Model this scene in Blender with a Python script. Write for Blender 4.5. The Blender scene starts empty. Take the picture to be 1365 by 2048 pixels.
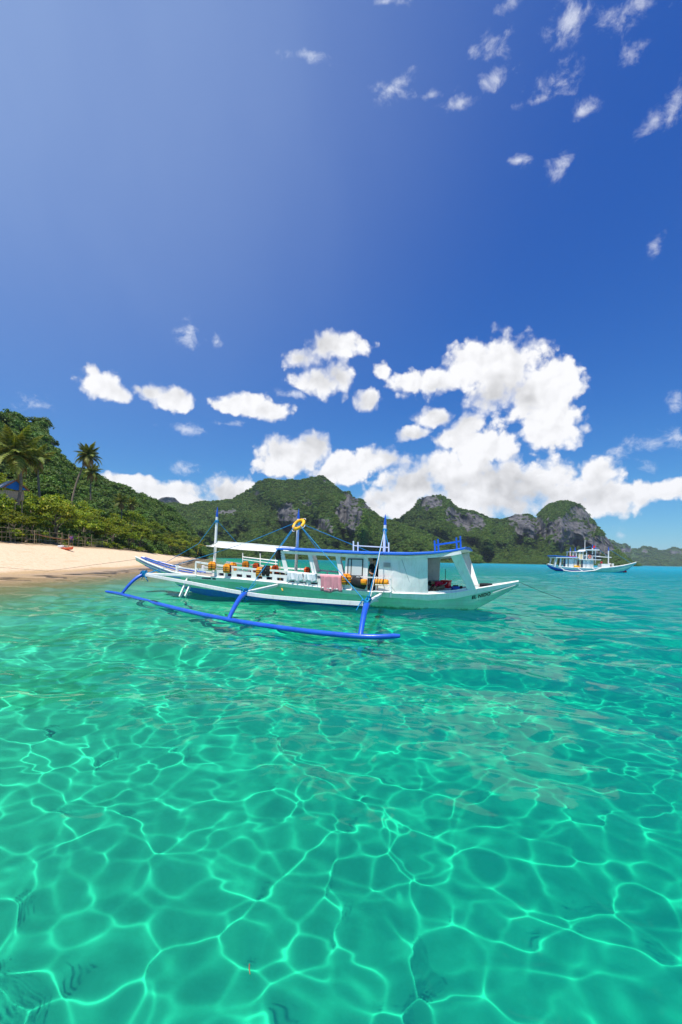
import bpy, bmesh, math, random
import numpy as np
from mathutils import Matrix, Vector

# ------------------------------------------------------------------ camera, world, sun
sc = bpy.context.scene
COL = sc.collection
EYE, FPX, CX, CY, ROLL = 1.75, 900.0, 682.5, 1118.0, math.radians(1.2)
cd = bpy.data.cameras.new('camera'); cam = bpy.data.objects.new('camera', cd); COL.objects.link(cam); sc.camera = cam
cd.sensor_fit = 'VERTICAL'; cd.sensor_height = 36; cd.lens = FPX / 2048 * 36
cd.shift_y = (CY - 1024) / 2048; cd.clip_start = .05; cd.clip_end = 20000
cam.matrix_world = Matrix.Translation((0, 0, EYE)) @ Matrix.Rotation(math.pi / 2, 4, 'X') @ Matrix.Rotation(ROLL, 4, 'Z')

SUN_AZ, SUN_EL = math.radians(-158), math.radians(72.5)
SUN = Vector((math.sin(SUN_AZ) * math.cos(SUN_EL), math.cos(SUN_AZ) * math.cos(SUN_EL), math.sin(SUN_EL)))
sl = bpy.data.lights.new('sun', 'SUN'); sl.energy = 5.0; sl.angle = math.radians(.5); sl.color = (1, .95, .86)
so = bpy.data.objects.new('sun', sl); COL.objects.link(so)
so.rotation_euler = SUN.to_track_quat('Z', 'Y').to_euler(); so.location = SUN * 60
sl.cycles.is_caustics_light = True          # the water surface refracts real sunlight on to the seabed
sc.view_settings.view_transform = 'Standard'; sc.view_settings.look = 'None'
sc.view_settings.exposure = .36; sc.view_settings.gamma = 1
sc.cycles.use_denoising = True
sc.cycles.max_bounces = 10; sc.cycles.transparent_max_bounces = 12; sc.cycles.sample_clamp_indirect = 6


def sight(px, py):
    """direction (x, 1, z) seen at a pixel of the photograph"""
    a, b = px - CX, py - CY
    return np.array([(a * math.cos(ROLL) + b * math.sin(ROLL)) / FPX, 1.0, (a * math.sin(ROLL) - b * math.cos(ROLL)) / FPX])


def at(px, py, dist):
    return sight(px, py) * dist + np.array([0, 0, EYE])


def on_level(px, py, z=0.0):
    d = sight(px, py); t = (z - EYE) / d[2]
    return np.array([d[0] * t, t, z])


class Nodes:
    """tiny helper for node trees"""
    def __init__(s, nt): s.nt = nt; nt.nodes.clear()
    def n(s, t, **k):
        nd = s.nt.nodes.new(t)
        for a, v in k.items(): setattr(nd, a, v)
        return nd
    def l(s, a, b): s.nt.links.new(a, b)
    def put(s, sock, v):
        if isinstance(v, bpy.types.NodeSocket): s.l(v, sock)
        else: sock.default_value = v
    def m(s, op, a, b=None, c=None, clamp=False):
        nd = s.n('ShaderNodeMath', operation=op, use_clamp=clamp)
        for i, v in enumerate((a, b, c)):
            if v is not None: s.put(nd.inputs[i], v)
        return nd.outputs[0]
    def v(s, op, a, b=None, c=None, out=0):
        nd = s.n('ShaderNodeVectorMath', operation=op)
        for i, x in enumerate((a, b, c)):
            if x is not None: s.put(nd.inputs[i], x)
        return nd.outputs[out]
    def mix(s, f, a, b, blend='MIX'):
        nd = s.n('ShaderNodeMix', data_type='RGBA', blend_type=blend)
        s.put(nd.inputs[0], f); s.put(nd.inputs[6], a); s.put(nd.inputs[7], b)
        return nd.outputs[2]
    def rng(s, v, a, b, c=0.0, d=1.0, smooth=True):
        nd = s.n('ShaderNodeMapRange', interpolation_type='SMOOTHSTEP' if smooth else 'LINEAR')
        s.put(nd.inputs[0], v)
        for i, x in enumerate((a, b, c, d)): s.put(nd.inputs[i + 1], x)
        return nd.outputs[0]
    def noise(s, vec, scale, detail=4, rough=.5, dist=0.0):
        nd = s.n('ShaderNodeTexNoise'); s.put(nd.inputs['Vector'], vec)
        nd.inputs['Scale'].default_value = scale; nd.inputs['Detail'].default_value = detail
        nd.inputs['Roughness'].default_value = rough; nd.inputs['Distortion'].default_value = dist
        return nd


def azel(px, py):
    d = sight(px, py)
    return math.atan2(d[0], d[1]), math.atan2(d[2], math.hypot(d[0], d[1]))


# clouds: (px, py, half width px, half height px) of each billow, as seen in the photograph
CUMULUS = [
    (195, 765, 42, 28), (225, 785, 34, 20), (180, 745, 22, 16), (300, 785, 30, 18), (345, 797, 44, 24), (275, 778, 16, 12),
    (495, 812, 55, 24), (540, 822, 42, 22), (455, 815, 32, 14),
    (680, 692, 55, 27), (650, 690, 28, 24), (640, 765, 50, 28), (680, 755, 28, 32), (600, 715, 38, 22), (740, 800, 26, 22), (765, 740, 16, 22),
    (1010, 735, 85, 62), (940, 725, 60, 40), (860, 765, 76, 28), (1080, 790, 80, 70), (1110, 750, 52, 36), (1100, 850, 62, 50), (985, 790, 60, 40),
    (870, 835, 34, 20), (825, 868, 36, 16), (940, 850, 32, 26), (900, 880, 40, 20),
    (585, 915, 64, 38), (620, 895, 40, 30), (560, 935, 50, 25), (700, 925, 48, 28), (750, 918, 52, 28), (680, 950, 60, 25),
    (960, 900, 95, 50), (900, 945, 110, 50), (1000, 960, 110, 55), (830, 970, 80, 45), (1080, 960, 80, 40), (790, 1000, 80, 35),
    (960, 1000, 170, 45), (1130, 985, 80, 32), (1195, 950, 42, 34), (1210, 985, 70, 40), (1270, 985, 70, 26), (1340, 978, 60, 22), (1180, 1010, 110, 26), (860, 1020, 150, 30),
    (445, 985, 50, 32), (490, 980, 40, 22), (380, 1010, 60, 18), (330, 985, 80, 22), (260, 960, 60, 14),
]
WISPS = [
    (1245, 35, 70, 38), (1140, 45, 70, 55), (1015, 10, 28, 20), (1125, 155, 60, 34), (975, 95, 45, 40), (1260, 105, 40, 26), (1300, 245, 36, 34),
    (1350, 215, 30, 40), (990, 160, 34, 28), (780, 178, 52, 26), (610, 110, 50, 16), (1128, 328, 32, 34), (770, 5, 40, 14), (1080, 200, 60, 14), (1165, 225, 30, 20),
    (380, 672, 26, 32), (432, 680, 12, 16), (370, 858, 44, 12), (450, 846, 40, 8), (375, 940, 30, 14), (70, 805, 40, 18), (1300, 885, 60, 24),
    (1355, 875, 40, 26), (1295, 930, 26, 18), (1242, 1068, 18, 14), (1240, 900, 40, 12), (590, 790, 40, 12), (860, 190, 40, 12), (920, 210, 40, 16), (1040, 320, 30, 16),
    (1310, 490, 26, 24), (1350, 800, 20, 30),
]

world = bpy.data.worlds.new('World'); sc.world = world; world.use_nodes = True
W = Nodes(world.node_tree)
wout = W.n('ShaderNodeOutputWorld'); bg = W.n('ShaderNodeBackground'); bg.inputs[1].default_value = .1; W.l(bg.outputs[0], wout.inputs[0])
sky = W.n('ShaderNodeTexSky', sky_type='NISHITA', sun_disc=False)
sky.sun_elevation = SUN_EL; sky.sun_rotation = SUN_AZ; sky.air_density = 1; sky.dust_density = 0; sky.ozone_density = 6
sp = W.n('ShaderNodeSeparateColor'); W.l(W.v('SCALE', sky.outputs[0]), sp.inputs[0])
sp.inputs[0].links[0].from_node.inputs['Scale'].default_value = .1
cb = W.n('ShaderNodeCombineColor')
for i, (a, g) in enumerate(((5.6, 1.46), (8.2, 1.22), (8.2, .72))):     # deep polarised blue
    W.l(W.m('MULTIPLY', W.m('POWER', sp.outputs[i], g), a), cb.inputs[i])
tc = W.n('ShaderNodeTexCoord'); dirv = tc.outputs['Generated']
sx = W.n('ShaderNodeSeparateXYZ'); W.l(dirv, sx.inputs[0])
az = W.m('ARCTAN2', sx.outputs[0], sx.outputs[1]); el = W.m('ARCSINE', sx.outputs[2])
warp = W.noise(dirv, 9, 5, .62)
wv = W.v('SUBTRACT', warp.outputs['Color'], (.5, .5, .5))
ae = W.n('ShaderNodeCombineXYZ'); W.l(az, ae.inputs[0]); W.l(el, ae.inputs[1])
aew = W.v('MULTIPLY_ADD', wv, (.035, .025, 0), ae.outputs[0])


def blob_field(vec, items, k):
    cur = None
    for px, py, rx, ry in items:
        a, e = azel(px, py); a2, _ = azel(px + rx, py); _, e2 = azel(px, py - ry)
        ix, iy = 1 / max(a2 - a, .004), 1 / max(e2 - e, .004)
        d = W.v('LENGTH', W.v('MULTIPLY_ADD', vec, (ix, iy, 0), (-a * ix, -e * iy, 0)), out=1)
        cur = d if cur is None else W.m('SMOOTH_MIN', cur, d, k)
    return cur


F1 = blob_field(aew, CUMULUS, .35)
F2 = blob_field(aew, WISPS, .25)
# behind and beside the camera: scattered fair-weather cumulus of the same kind
sidev = W.noise(W.v('MULTIPLY', dirv, (3.2, 3.2, 7)), 1.0, 2, .5)
side_on = W.rng(W.m('ABSOLUTE', az), .72, .95)
side = W.rng(sidev.outputs[0], .56, .66, 2.2, .55)
side = W.m('ADD', side, W.rng(el, .12, .7, 0.0, .9))
F1 = W.m('MINIMUM', F1, W.m('ADD', side, W.m('MULTIPLY', W.m('SUBTRACT', 1.0, side_on), 3.0)))
def billow(vec):
    nd = W.n('ShaderNodeTexVoronoi', feature='SMOOTH_F1', voronoi_dimensions='2D'); W.l(vec, nd.inputs['Vector'])
    for k_, v_ in (('Scale', 24), ('Detail', 2.5), ('Roughness', .55), ('Smoothness', .7)): nd.inputs[k_].default_value = v_
    return nd.outputs['Distance']


bv = W.v('MULTIPLY_ADD', wv, (.05, .05, 0), ae.outputs[0])
bl1 = billow(bv)
bump1 = W.m('SUBTRACT', .62, bl1)                 # >0 at billow centres
fine = W.noise(dirv, 60, 5, .6)
soft = W.noise(W.v('MULTIPLY', dirv, (1, 1, 1.5)), 6.5, 3, .5)
mid = W.noise(dirv, 17, 6, .66)
edge = W.m('ADD', W.m('MULTIPLY', bump1, .7), W.m('ADD', W.m('MULTIPLY', W.m('SUBTRACT', fine.outputs[0], .5), .22), W.m('MULTIPLY', W.m('SUBTRACT', mid.outputs[0], .5), 1.05)))
dens = W.m('ADD', W.m('SUBTRACT', 1.22, F1), edge)
a1 = W.rng(dens, -.10, W.rng(soft.outputs[0], .35, .65, .30, .75))
str2 = W.noise(W.v('MULTIPLY', dirv, (1, 1, 1.3)), 30, 6, .64, .3)
d2 = W.m('ADD', W.m('SUBTRACT', 1.0, F2), W.m('MULTIPLY', W.m('SUBTRACT', str2.outputs[0], .57), 4.2))
a2 = W.m('MULTIPLY', W.rng(d2, -.3, 1.5), .72)
# cloud brightness: sunlit billows white, thick undersides a soft grey
bl2 = billow(W.v('ADD', bv, (-.010, .012, 0)))           # the same billows seen a little nearer the sun
slope = W.m('SUBTRACT', bl2, bl1)
core = W.rng(dens, .15, .75)
grey = W.m('MULTIPLY', core, W.rng(soft.outputs[0], .40, .64))
lum = W.m('ADD', W.m('SUBTRACT', 7.8, W.m('MULTIPLY', grey, 2.4)), W.m('MULTIPLY', slope, 1.3))
lum = W.m('MINIMUM', W.m('MAXIMUM', lum, 4.4), 7.9)
ccol = W.v('SCALE', (1.0, 1.0, 1.02)); ccol.node.inputs['Scale'].default_value = 1; W.l(lum, ccol.node.inputs['Scale'])
c1 = W.mix(a2, cb.outputs[0], (7.4, 7.6, 8.2, 1))
# a bright glow in the upper left, painted in as thin high cloud
vdir = Vector(sight(-60, -260)).normalized(); vd = W.v('DOT_PRODUCT', dirv, tuple(vdir), out=1)
vn = W.noise(W.v('MULTIPLY', dirv, (3.0, 1.0, 1.6)), 1.6, 5, .5, .4)
sky_glow = W.m('MULTIPLY', W.m('MULTIPLY', W.m('POWER', W.rng(vd, .52, 1.0, 0.0, 1.0, False), 3.2), .38), W.rng(vn.outputs[0], .2, .8, .86, 1.04))
c1 = W.mix(sky_glow, c1, (4.9, 6.4, 8.3, 1))
c2 = W.mix(a1, c1, ccol)
W.l(c2, bg.inputs[0])
world.cycles.sampling_method = 'MANUAL'; world.cycles.sample_map_resolution = 512

# ------------------------------------------------------------------ helpers: noise, meshes, tags
rs = np.random.default_rng(12)
_tab = rs.random((256, 256)).astype('f')


def vnoise(x, y):
    xi, yi = np.floor(x).astype(int), np.floor(y).astype(int)
    fx, fy = x - xi, y - yi
    fx, fy = fx * fx * (3 - 2 * fx), fy * fy * (3 - 2 * fy)
    g = lambda a, b: _tab[a & 255, b & 255]
    return (g(xi, yi) * (1 - fx) + g(xi + 1, yi) * fx) * (1 - fy) + (g(xi, yi + 1) * (1 - fx) + g(xi + 1, yi + 1) * fx) * fy


def fbm(x, y, o=4, ridged=False):
    s, a, t = 0, .5, 0
    for i in range(o):
        n_ = vnoise(x * 2 ** i + 17.3 * i, y * 2 ** i + 5.1 * i)
        if ridged: n_ = 1 - np.abs(2 * n_ - 1)
        s = s + a * n_; t += a; a *= .5
    return s / t


def tag(o, label=None, cat=None, group=None, kind=None):
    if label: o['label'] = label
    if cat: o['category'] = cat
    if group: o['group'] = group
    if kind: o['kind'] = kind
    return o


def link(name, me, parent=None, mat=None):
    o = bpy.data.objects.new(name, me); COL.objects.link(o)
    if parent is not None: o.parent = parent
    if mat is not None and me is not None and not me.materials:
        for m_ in (mat if isinstance(mat, (list, tuple)) else (mat,)): me.materials.append(m_)
    return o


def empty(name, loc=(0, 0, 0), rz=0.0):
    o = bpy.data.objects.new(name, None); COL.objects.link(o); o.location = loc; o.rotation_euler = (0, 0, rz)
    o.empty_display_size = .2
    return o


def np_mesh(name, v, f, smooth=True):
    v = np.asarray(v, 'f'); f = np.asarray(f, 'i'); k = f.shape[1]
    me = bpy.data.meshes.new(name); me.vertices.add(len(v)); me.vertices.foreach_set('co', v.ravel())
    me.loops.add(f.size); me.loops.foreach_set('vertex_index', f.ravel()); me.polygons.add(len(f))
    me.polygons.foreach_set('loop_start', np.arange(0, f.size, k, dtype='i'))
    me.polygons.foreach_set('use_smooth', np.full(len(f), smooth)); me.update(); me.validate()
    return me


def grid_faces(n, m):
    i = np.arange(n * m).reshape(n, m)
    return np.stack([i[:-1, :-1], i[:-1, 1:], i[1:, 1:], i[1:, :-1]], -1).reshape(-1, 4)


def attr(me, name, arr):
    a = me.attributes.new(name, 'FLOAT', 'POINT'); a.data.foreach_set('value', np.asarray(arr, 'f').ravel())


class MB:
    """collects shapes; build() links them as one mesh object"""
    def __init__(s): s.v, s.f, s.mi, s.cur, s.sm = [], [], [], 0, []
    def add(s, vs, fs, smooth=False):
        b = len(s.v); s.v += [tuple(map(float, p)) for p in vs]
        for f in fs: s.f.append(tuple(b + i for i in f)); s.mi.append(s.cur); s.sm.append(smooth)
        return s
    def box(s, c, d, R=None, taper=1.0):
        vs = []
        for z in (-.5, .5):
            k = taper if z > 0 else 1
            for y in (-.5, .5):
                for x in (-.5, .5):
                    p = Vector((x * d[0] * k, y * d[1] * k, z * d[2]))
                    vs.append((R @ p if R is not None else p) + Vector(c))
        return s.add(vs, [(0, 2, 3, 1), (4, 5, 7, 6), (0, 1, 5, 4), (1, 3, 7, 5), (3, 2, 6, 7), (2, 0, 4, 6)])
    def beam(s, a, b, w, h, up=(0, 0, 1)):
        a, b = Vector(a), Vector(b); d = (b - a); L_ = d.length; d.normalize()
        side = d.cross(Vector(up)); side = side.normalized() if side.length > 1e-4 else Vector((1, 0, 0))
        u = side.cross(d); R = Matrix((d, side, u)).transposed()
        return s.box((a + b) / 2, (L_, w, h), R)
    def tube(s, pts, r, n=8, caps=True):
        pts = [Vector(p) for p in pts]; rr = r if isinstance(r, (list, tuple)) else [r] * len(pts)
        ref = Vector((0, 0, 1)); vs, fs = [], []
        for i, p in enumerate(pts):
            d = (pts[min(i + 1, len(pts) - 1)] - pts[max(i - 1, 0)]).normalized()
            a = d.cross(ref)
            if a.length < .05: a = d.cross(Vector((1, 0, 0)))
            a.normalize(); b = a.cross(d)
            for k in range(n):
                t = 2 * math.pi * k / n; vs.append(p + (a * math.cos(t) + b * math.sin(t)) * rr[i])
        for i in range(len(pts) - 1):
            for k in range(n):
                q = (k + 1) % n; fs.append((i * n + k, i * n + q, (i + 1) * n + q, (i + 1) * n + k))
        s.add(vs, fs, True)
        if caps: s.add(vs[:n], [tuple(range(n))]); s.add(vs[-n:], [tuple(range(n))[::-1]])
        return s
    def grid(s, rows, smooth=True):
        n, m = len(rows), len(rows[0])
        return s.add([p for r in rows for p in r], [(i * m + j, i * m + j + 1, (i + 1) * m + j + 1, (i + 1) * m + j) for i in range(n - 1) for j in range(m - 1)], smooth)
    def ball(s, c, r, n=8, m=6):
        rows = []
        for i in range(m + 1):
            t = math.pi * i / m
            rows.append([(c[0] + r[0] * math.sin(t) * math.cos(2 * math.pi * j / n), c[1] + r[1] * math.sin(t) * math.sin(2 * math.pi * j / n), c[2] + r[2] * math.cos(t)) for j in range(n + 1)])
        return s.grid(rows)
    def torus(s, c, R, r, rot=None, n=24, k=8, arc=(0, 1)):
        rows = []
        for i in range(n + 1):
            t = 2 * math.pi * (arc[0] + (arc[1] - arc[0]) * i / n); row = []
            for j in range(k + 1):
                q = 2 * math.pi * j / k
                p = Vector(((R + r * math.cos(q)) * math.cos(t), (R + r * math.cos(q)) * math.sin(t), r * math.sin(q)))
                row.append((rot @ p if rot is not None else p) + Vector(c))
            rows.append(row)
        return s.grid(rows)
    def build(s, name, mat, parent=None, bevel=0.0):
        me = bpy.data.meshes.new(name); me.from_pydata(s.v, [], s.f)
        me.polygons.foreach_set('material_index', s.mi); me.polygons.foreach_set('use_smooth', s.sm); me.update()
        if bevel:
            bm = bmesh.new(); bm.from_mesh(me)
            es = [e for e in bm.edges if len(e.link_faces) == 2 and e.calc_face_angle() > .6]
            bmesh.ops.bevel(bm, geom=es, offset=bevel, segments=1, affect='EDGES', clamp_overlap=True)
            bm.to_mesh(me); bm.free()
        return link(name, me, parent, mat)


# ------------------------------------------------------------------ materials
def principled(name, col, rough=.5, spec=.5, var=.12, vscale=3.0, bump=0.0, bscale=30.0, metal=0.0, dirt=0.0, dirtcol=(.12, .10, .07), weed=False):
    m = bpy.data.materials.new(name); m.use_nodes = True; N = Nodes(m.node_tree)
    out = N.n('ShaderNodeOutputMaterial'); p = N.n('ShaderNodeBsdfPrincipled'); N.l(p.outputs[0], out.inputs[0])
    t = N.n('ShaderNodeTexCoord'); o = t.outputs['Object']
    n1 = N.noise(o, vscale, 6, .6)
    f = N.rng(n1.outputs[0], .3, .7)
    c = N.mix(f, tuple(x * (1 - var) for x in col) + (1,), tuple(min(1, x * (1 + var)) for x in col) + (1,))
    if dirt:
        n2 = N.noise(N.v('MULTIPLY', o, (4, 4, .9)), 2.2, 7, .72)
        c = N.mix(N.m('MULTIPLY', N.rng(n2.outputs[0], .46, .70), dirt), c, dirtcol + (1,))
    if weed:                                          # slime and weed along the water line, faint plank seams
        sz = N.n('ShaderNodeSeparateXYZ'); N.l(o, sz.inputs[0]); wl = N.m('ADD', sz.outputs[2], N.m('MULTIPLY', N.m('SUBTRACT', N.noise(N.v('MULTIPLY', o, (3, 3, 1)), 3, 6, .7).outputs[0], .5), .28))
        c = N.mix(N.rng(wl, .10, .0, 0, .75), c, (.055, .12, .05, 1))
        seam = N.rng(N.m('ABSOLUTE', N.m('SUBTRACT', N.m('FRACT', N.m('MULTIPLY', N.m('ADD', sz.outputs[2], N.m('MULTIPLY', N.noise(o, .5, 2).outputs[0], .12)), 5.5)), .5)), .0, .06, .30, .0)
        c = N.mix(seam, c, (.10, .20, .15, 1))
    N.l(c, p.inputs['Base Color']); p.inputs['Roughness'].default_value = rough; p.inputs['Specular IOR Level'].default_value = spec; p.inputs['Metallic'].default_value = metal
    if bump:
        nb = N.noise(o, bscale, 4, .6); b = N.n('ShaderNodeBump'); b.inputs['Strength'].default_value = bump; b.inputs['Distance'].default_value = .01
        N.l(nb.outputs[0], b.inputs['Height']); N.l(b.outputs[0], p.inputs['Normal'])
    return m


M = {}
M['white'] = principled('white_paint', (.84, .84, .81), .38, .5, .05, 1.5, .2, 25, dirt=.3, dirtcol=(.45, .42, .34))
M['white_old'] = principled('worn_white_paint', (.72, .71, .66), .5, .4, .07, 2, .3, 25, dirt=.5, dirtcol=(.35, .30, .22))
M['green'] = principled('pale_green_paint', (.32, .66, .49), .35, .5, .12, 1.2, .2, 14, dirt=.55, dirtcol=(.36, .50, .40), weed=True)
M['blue'] = principled('blue_paint', (.012, .085, .50), .32, .5, .2, 1.6, .25, 18, dirt=.3, dirtcol=(.05, .16, .5))
M['blue_roof'] = principled('bright_blue_paint', (.01, .13, .62), .4, .4, .1, 2, .1, 20)
M['rope'] = principled('turquoise_rope', (.01, .24, .50), .8, .2, .25, 30, .8, 120)
M['rope_dark'] = principled('dark_rope', (.03, .035, .04), .9, .1, .2, 20)
M['rope_tan'] = principled('tan_rope', (.55, .36, .08), .9, .1, .2, 20)
M['orange'] = principled('orange_fabric', (.85, .30, .02), .7, .2, .15, 8, .5, 40)
M['red_orange'] = principled('red_orange_fabric', (.75, .11, .02), .7, .2, .15, 8, .5, 40)
M['black'] = principled('black_fabric', (.025, .024, .024), .75, .2, .2, 8, .4, 40)
M['yellow'] = principled('yellow_foam', (.90, .46, .01), .5, .4, .06, 6)
M['pink'] = principled('pink_cloth', (.70, .30, .34), .9, .1, .08, 6, .6, 60)
M['white_cloth'] = principled('white_cloth', (.78, .79, .82), .9, .1, .04, 6, .6, 60)
M['tarp'] = principled('white_tarpaulin', (.82, .82, .80), .6, .3, .03, 2, .2, 8)
M['red_plastic'] = principled('red_plastic', (.62, .012, .02), .35, .5, .06, 6)
M['blue_plastic'] = principled('blue_plastic', (.01, .13, .55), .35, .5, .08, 6)
M['grey'] = principled('grey_metal', (.30, .32, .33), .45, .5, .1, 6)
M['light_grey'] = principled('light_grey_foam', (.60, .62, .63), .7, .3, .05, 6)
M['deck'] = principled('deck_boards', (.34, .30, .24), .6, .3, .2, 5, .4, 30)
M['dark'] = principled('dark_panel_and_shade', (.06, .05, .09), .7, .2, .2, 6)
M['skin'] = principled('skin', (.36, .19, .11), .55, .3, .08, 10)
M['hair'] = principled('black_hair', (.015, .012, .01), .6, .3, .2, 30)
M['red_cloth'] = principled('red_shirt', (.50, .015, .05), .85, .1, .1, 10, .4, 50)
M['black_cloth'] = principled('black_shirt', (.02, .02, .025), .85, .1, .1, 10, .4, 50)
M['purple_cloth'] = principled('purple_shirt', (.20, .08, .28), .85, .1, .1, 10)
M['khaki'] = principled('khaki_shorts', (.22, .17, .11), .85, .1, .1, 10)
M['sail_blue'] = principled('blue_tarpaulin', (.01, .16, .55), .6, .3, .08, 4)
M['kayak'] = principled('orange_red_plastic', (.62, .09, .03), .4, .5, .08, 3)
M['bamboo'] = principled('weathered_bamboo', (.36, .27, .16), .7, .3, .25, 6, .4, 40)
M['wood'] = principled('driftwood', (.27, .21, .15), .85, .2, .3, 5, .6, 30)
M['thatch'] = principled('dry_thatch', (.30, .24, .17), .95, .1, .3, 12, .9, 60)
M['plank_wall'] = principled('pale_board_wall', (.50, .38, .27), .8, .2, .15, 4, .3, 20)
M['navy'] = principled('navy_cloth', (.03, .035, .075), .85, .2, .2, 6)
M['rust'] = principled('rusty_sheet', (.28, .11, .06), .8, .2, .3, 6)
M['letter'] = principled('dark_lettering', (.015, .03, .025), .6, .3, .1, 6)
M['coral'] = principled('dark_coral', (.10, .11, .08), .9, .1, .4, 9, .8, 40)
M['flag'] = principled('red_flag', (.70, .04, .03), .8, .2, .1, 6)
M['cream'] = principled('cream_paint', (.72, .60, .36), .55, .4, .08, 3, dirt=.3)
mg = bpy.data.materials.new('window_glass'); mg.use_nodes = True
pg = mg.node_tree.nodes['Principled BSDF']; pg.inputs['Base Color'].default_value = (.62, .64, .62, 1); pg.inputs['Roughness'].default_value = .12
M['glass'] = mg


def leaf_material(name, c0, c1, c2, trans=.35):
    m = bpy.data.materials.new(name); m.use_nodes = True; N = Nodes(m.node_tree)
    out = N.n('ShaderNodeOutputMaterial'); g = N.n('ShaderNodeNewGeometry'); oi = N.n('ShaderNodeObjectInfo')
    r = N.m('FRACT', N.m('ADD', g.outputs['Random Per Island'], N.m('MULTIPLY', oi.outputs['Random'], .0)))
    c = N.mix(N.rng(r, .0, .75), c0 + (1,), c1 + (1,)); c = N.mix(N.rng(r, .8, 1.0), c, c2 + (1,))
    tone = N.n('ShaderNodeHueSaturation'); N.l(c, tone.inputs['Color'])
    N.l(N.m('ADD', .478, N.m('MULTIPLY', oi.outputs['Random'], .035)), tone.inputs['Hue'])
    N.l(N.m('ADD', .72, N.m('MULTIPLY', N.m('FRACT', N.m('MULTIPLY', oi.outputs['Random'], 7.31)), .55)), tone.inputs['Value'])
    d = N.n('ShaderNodeBsdfPrincipled'); N.l(tone.outputs[0], d.inputs['Base Color']); d.inputs['Roughness'].default_value = .55; d.inputs['Specular IOR Level'].default_value = .25
    t = N.n('ShaderNodeBsdfTranslucent'); N.l(N.mix(1.0, tone.outputs[0], (1.3, 1.25, .5, 1), 'MULTIPLY'), t.inputs[0])
    mx = N.n('ShaderNodeMixShader'); mx.inputs[0].default_value = trans
    N.l(d.outputs[0], mx.inputs[1]); N.l(t.outputs[0], mx.inputs[2]); N.l(mx.outputs[0], out.inputs[0])
    return m


M['leaf'] = leaf_material('broad_leaves', (.06, .12, .008), (.22, .30, .014), (.38, .36, .03))
M['leaf_far'] = leaf_material('hill_leaves', (.038, .098, .016), (.108, .205, .030), (.19, .25, .05), .25)
M['leaf_palm'] = leaf_material('palm_leaflets', (.09, .13, .022), (.20, .24, .04), (.36, .32, .09))
M['bark'] = principled('grey_bark', (.20, .16, .12), .9, .1, .3, 4, .6, 20)


def ground_material():
    """dry sand, wet sand at the water's edge, pale sea floor with darker weed patches; leaf litter inland"""
    m = bpy.data.materials.new('sand'); m.use_nodes = True; N = Nodes(m.node_tree)
    out = N.n('ShaderNodeOutputMaterial'); p = N.n('ShaderNodeBsdfPrincipled'); N.l(p.outputs[0], out.inputs[0])
    g = N.n('ShaderNodeNewGeometry'); pos = g.outputs['Position']
    xyz = N.n('ShaderNodeSeparateXYZ'); N.l(pos, xyz.inputs[0]); z = xyz.outputs[2]
    flat = N.v('MULTIPLY', pos, (1, 1, 0))
    fine = N.noise(flat, 5, 8, .7); big = N.noise(flat, .16, 5, .6)
    dry = N.mix(N.rng(fine.outputs[0], .3, .7), (.54, .40, .265, 1), (.70, .55, .39, 1))
    foot = N.rng(N.noise(flat, 2.2, 7, .72).outputs[0], .50, .62); dry = N.mix(N.m('MULTIPLY', foot, .55), dry, (.48, .34, .20, 1))
    tide = N.noise(N.v('MULTIPLY', pos, (.25, .25, 4)), 1.2, 5, .6)
    dry = N.mix(N.m('MULTIPLY', N.rng(tide.outputs[0], .56, .68), .35), dry, (.44, .30, .17, 1))
    wet = N.mix(N.rng(fine.outputs[0], .3, .7), (.38, .255, .13, 1), (.48, .34, .19, 1))
    floor = N.mix(N.rng(fine.outputs[0], .3, .7), (.62, .58, .46, 1), (.72, .68, .55, 1))
    weed = N.rng(N.noise(flat, .55, 6, .62).outputs[0], .60, .70)
    floor = N.mix(N.m('MULTIPLY', weed, .38), floor, (.12, .15, .09, 1))
    c = N.mix(N.rng(z, -1.25, -.15), floor, wet)
    c = N.mix(N.rng(N.m('ADD', z, N.m('MULTIPLY', N.m('SUBTRACT', big.outputs[0], .5), .35)), .18, .42), c, dry)
    a = N.n('ShaderNodeAttribute', attribute_name='litter')
    lit = N.mix(N.rng(fine.outputs[0], .35, .65), (.20, .135, .075, 1), (.34, .25, .15, 1))
    lf = N.m('ADD', a.outputs['Fac'], N.m('MULTIPLY', N.m('SUBTRACT', N.noise(flat, .9, 5, .6).outputs[0], .5), 1.0))
    c = N.mix(N.rng(lf, .35, .75), c, lit)
    N.l(c, p.inputs['Base Color'])
    N.l(N.rng(z, .05, .3, .35, .95), p.inputs['Roughness']); N.l(N.rng(z, .05, .3, .35, .05), p.inputs['Specular IOR Level'])
    b = N.n('ShaderNodeBump'); b.inputs['Distance'].default_value = .14; N.l(N.rng(z, -.1, .15, .02, .5), b.inputs['Strength'])
    N.l(N.noise(flat, 2.4, 6, .65).outputs[0], b.inputs['Height']); N.l(b.outputs[0], p.inputs['Normal'])
    return m


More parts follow.
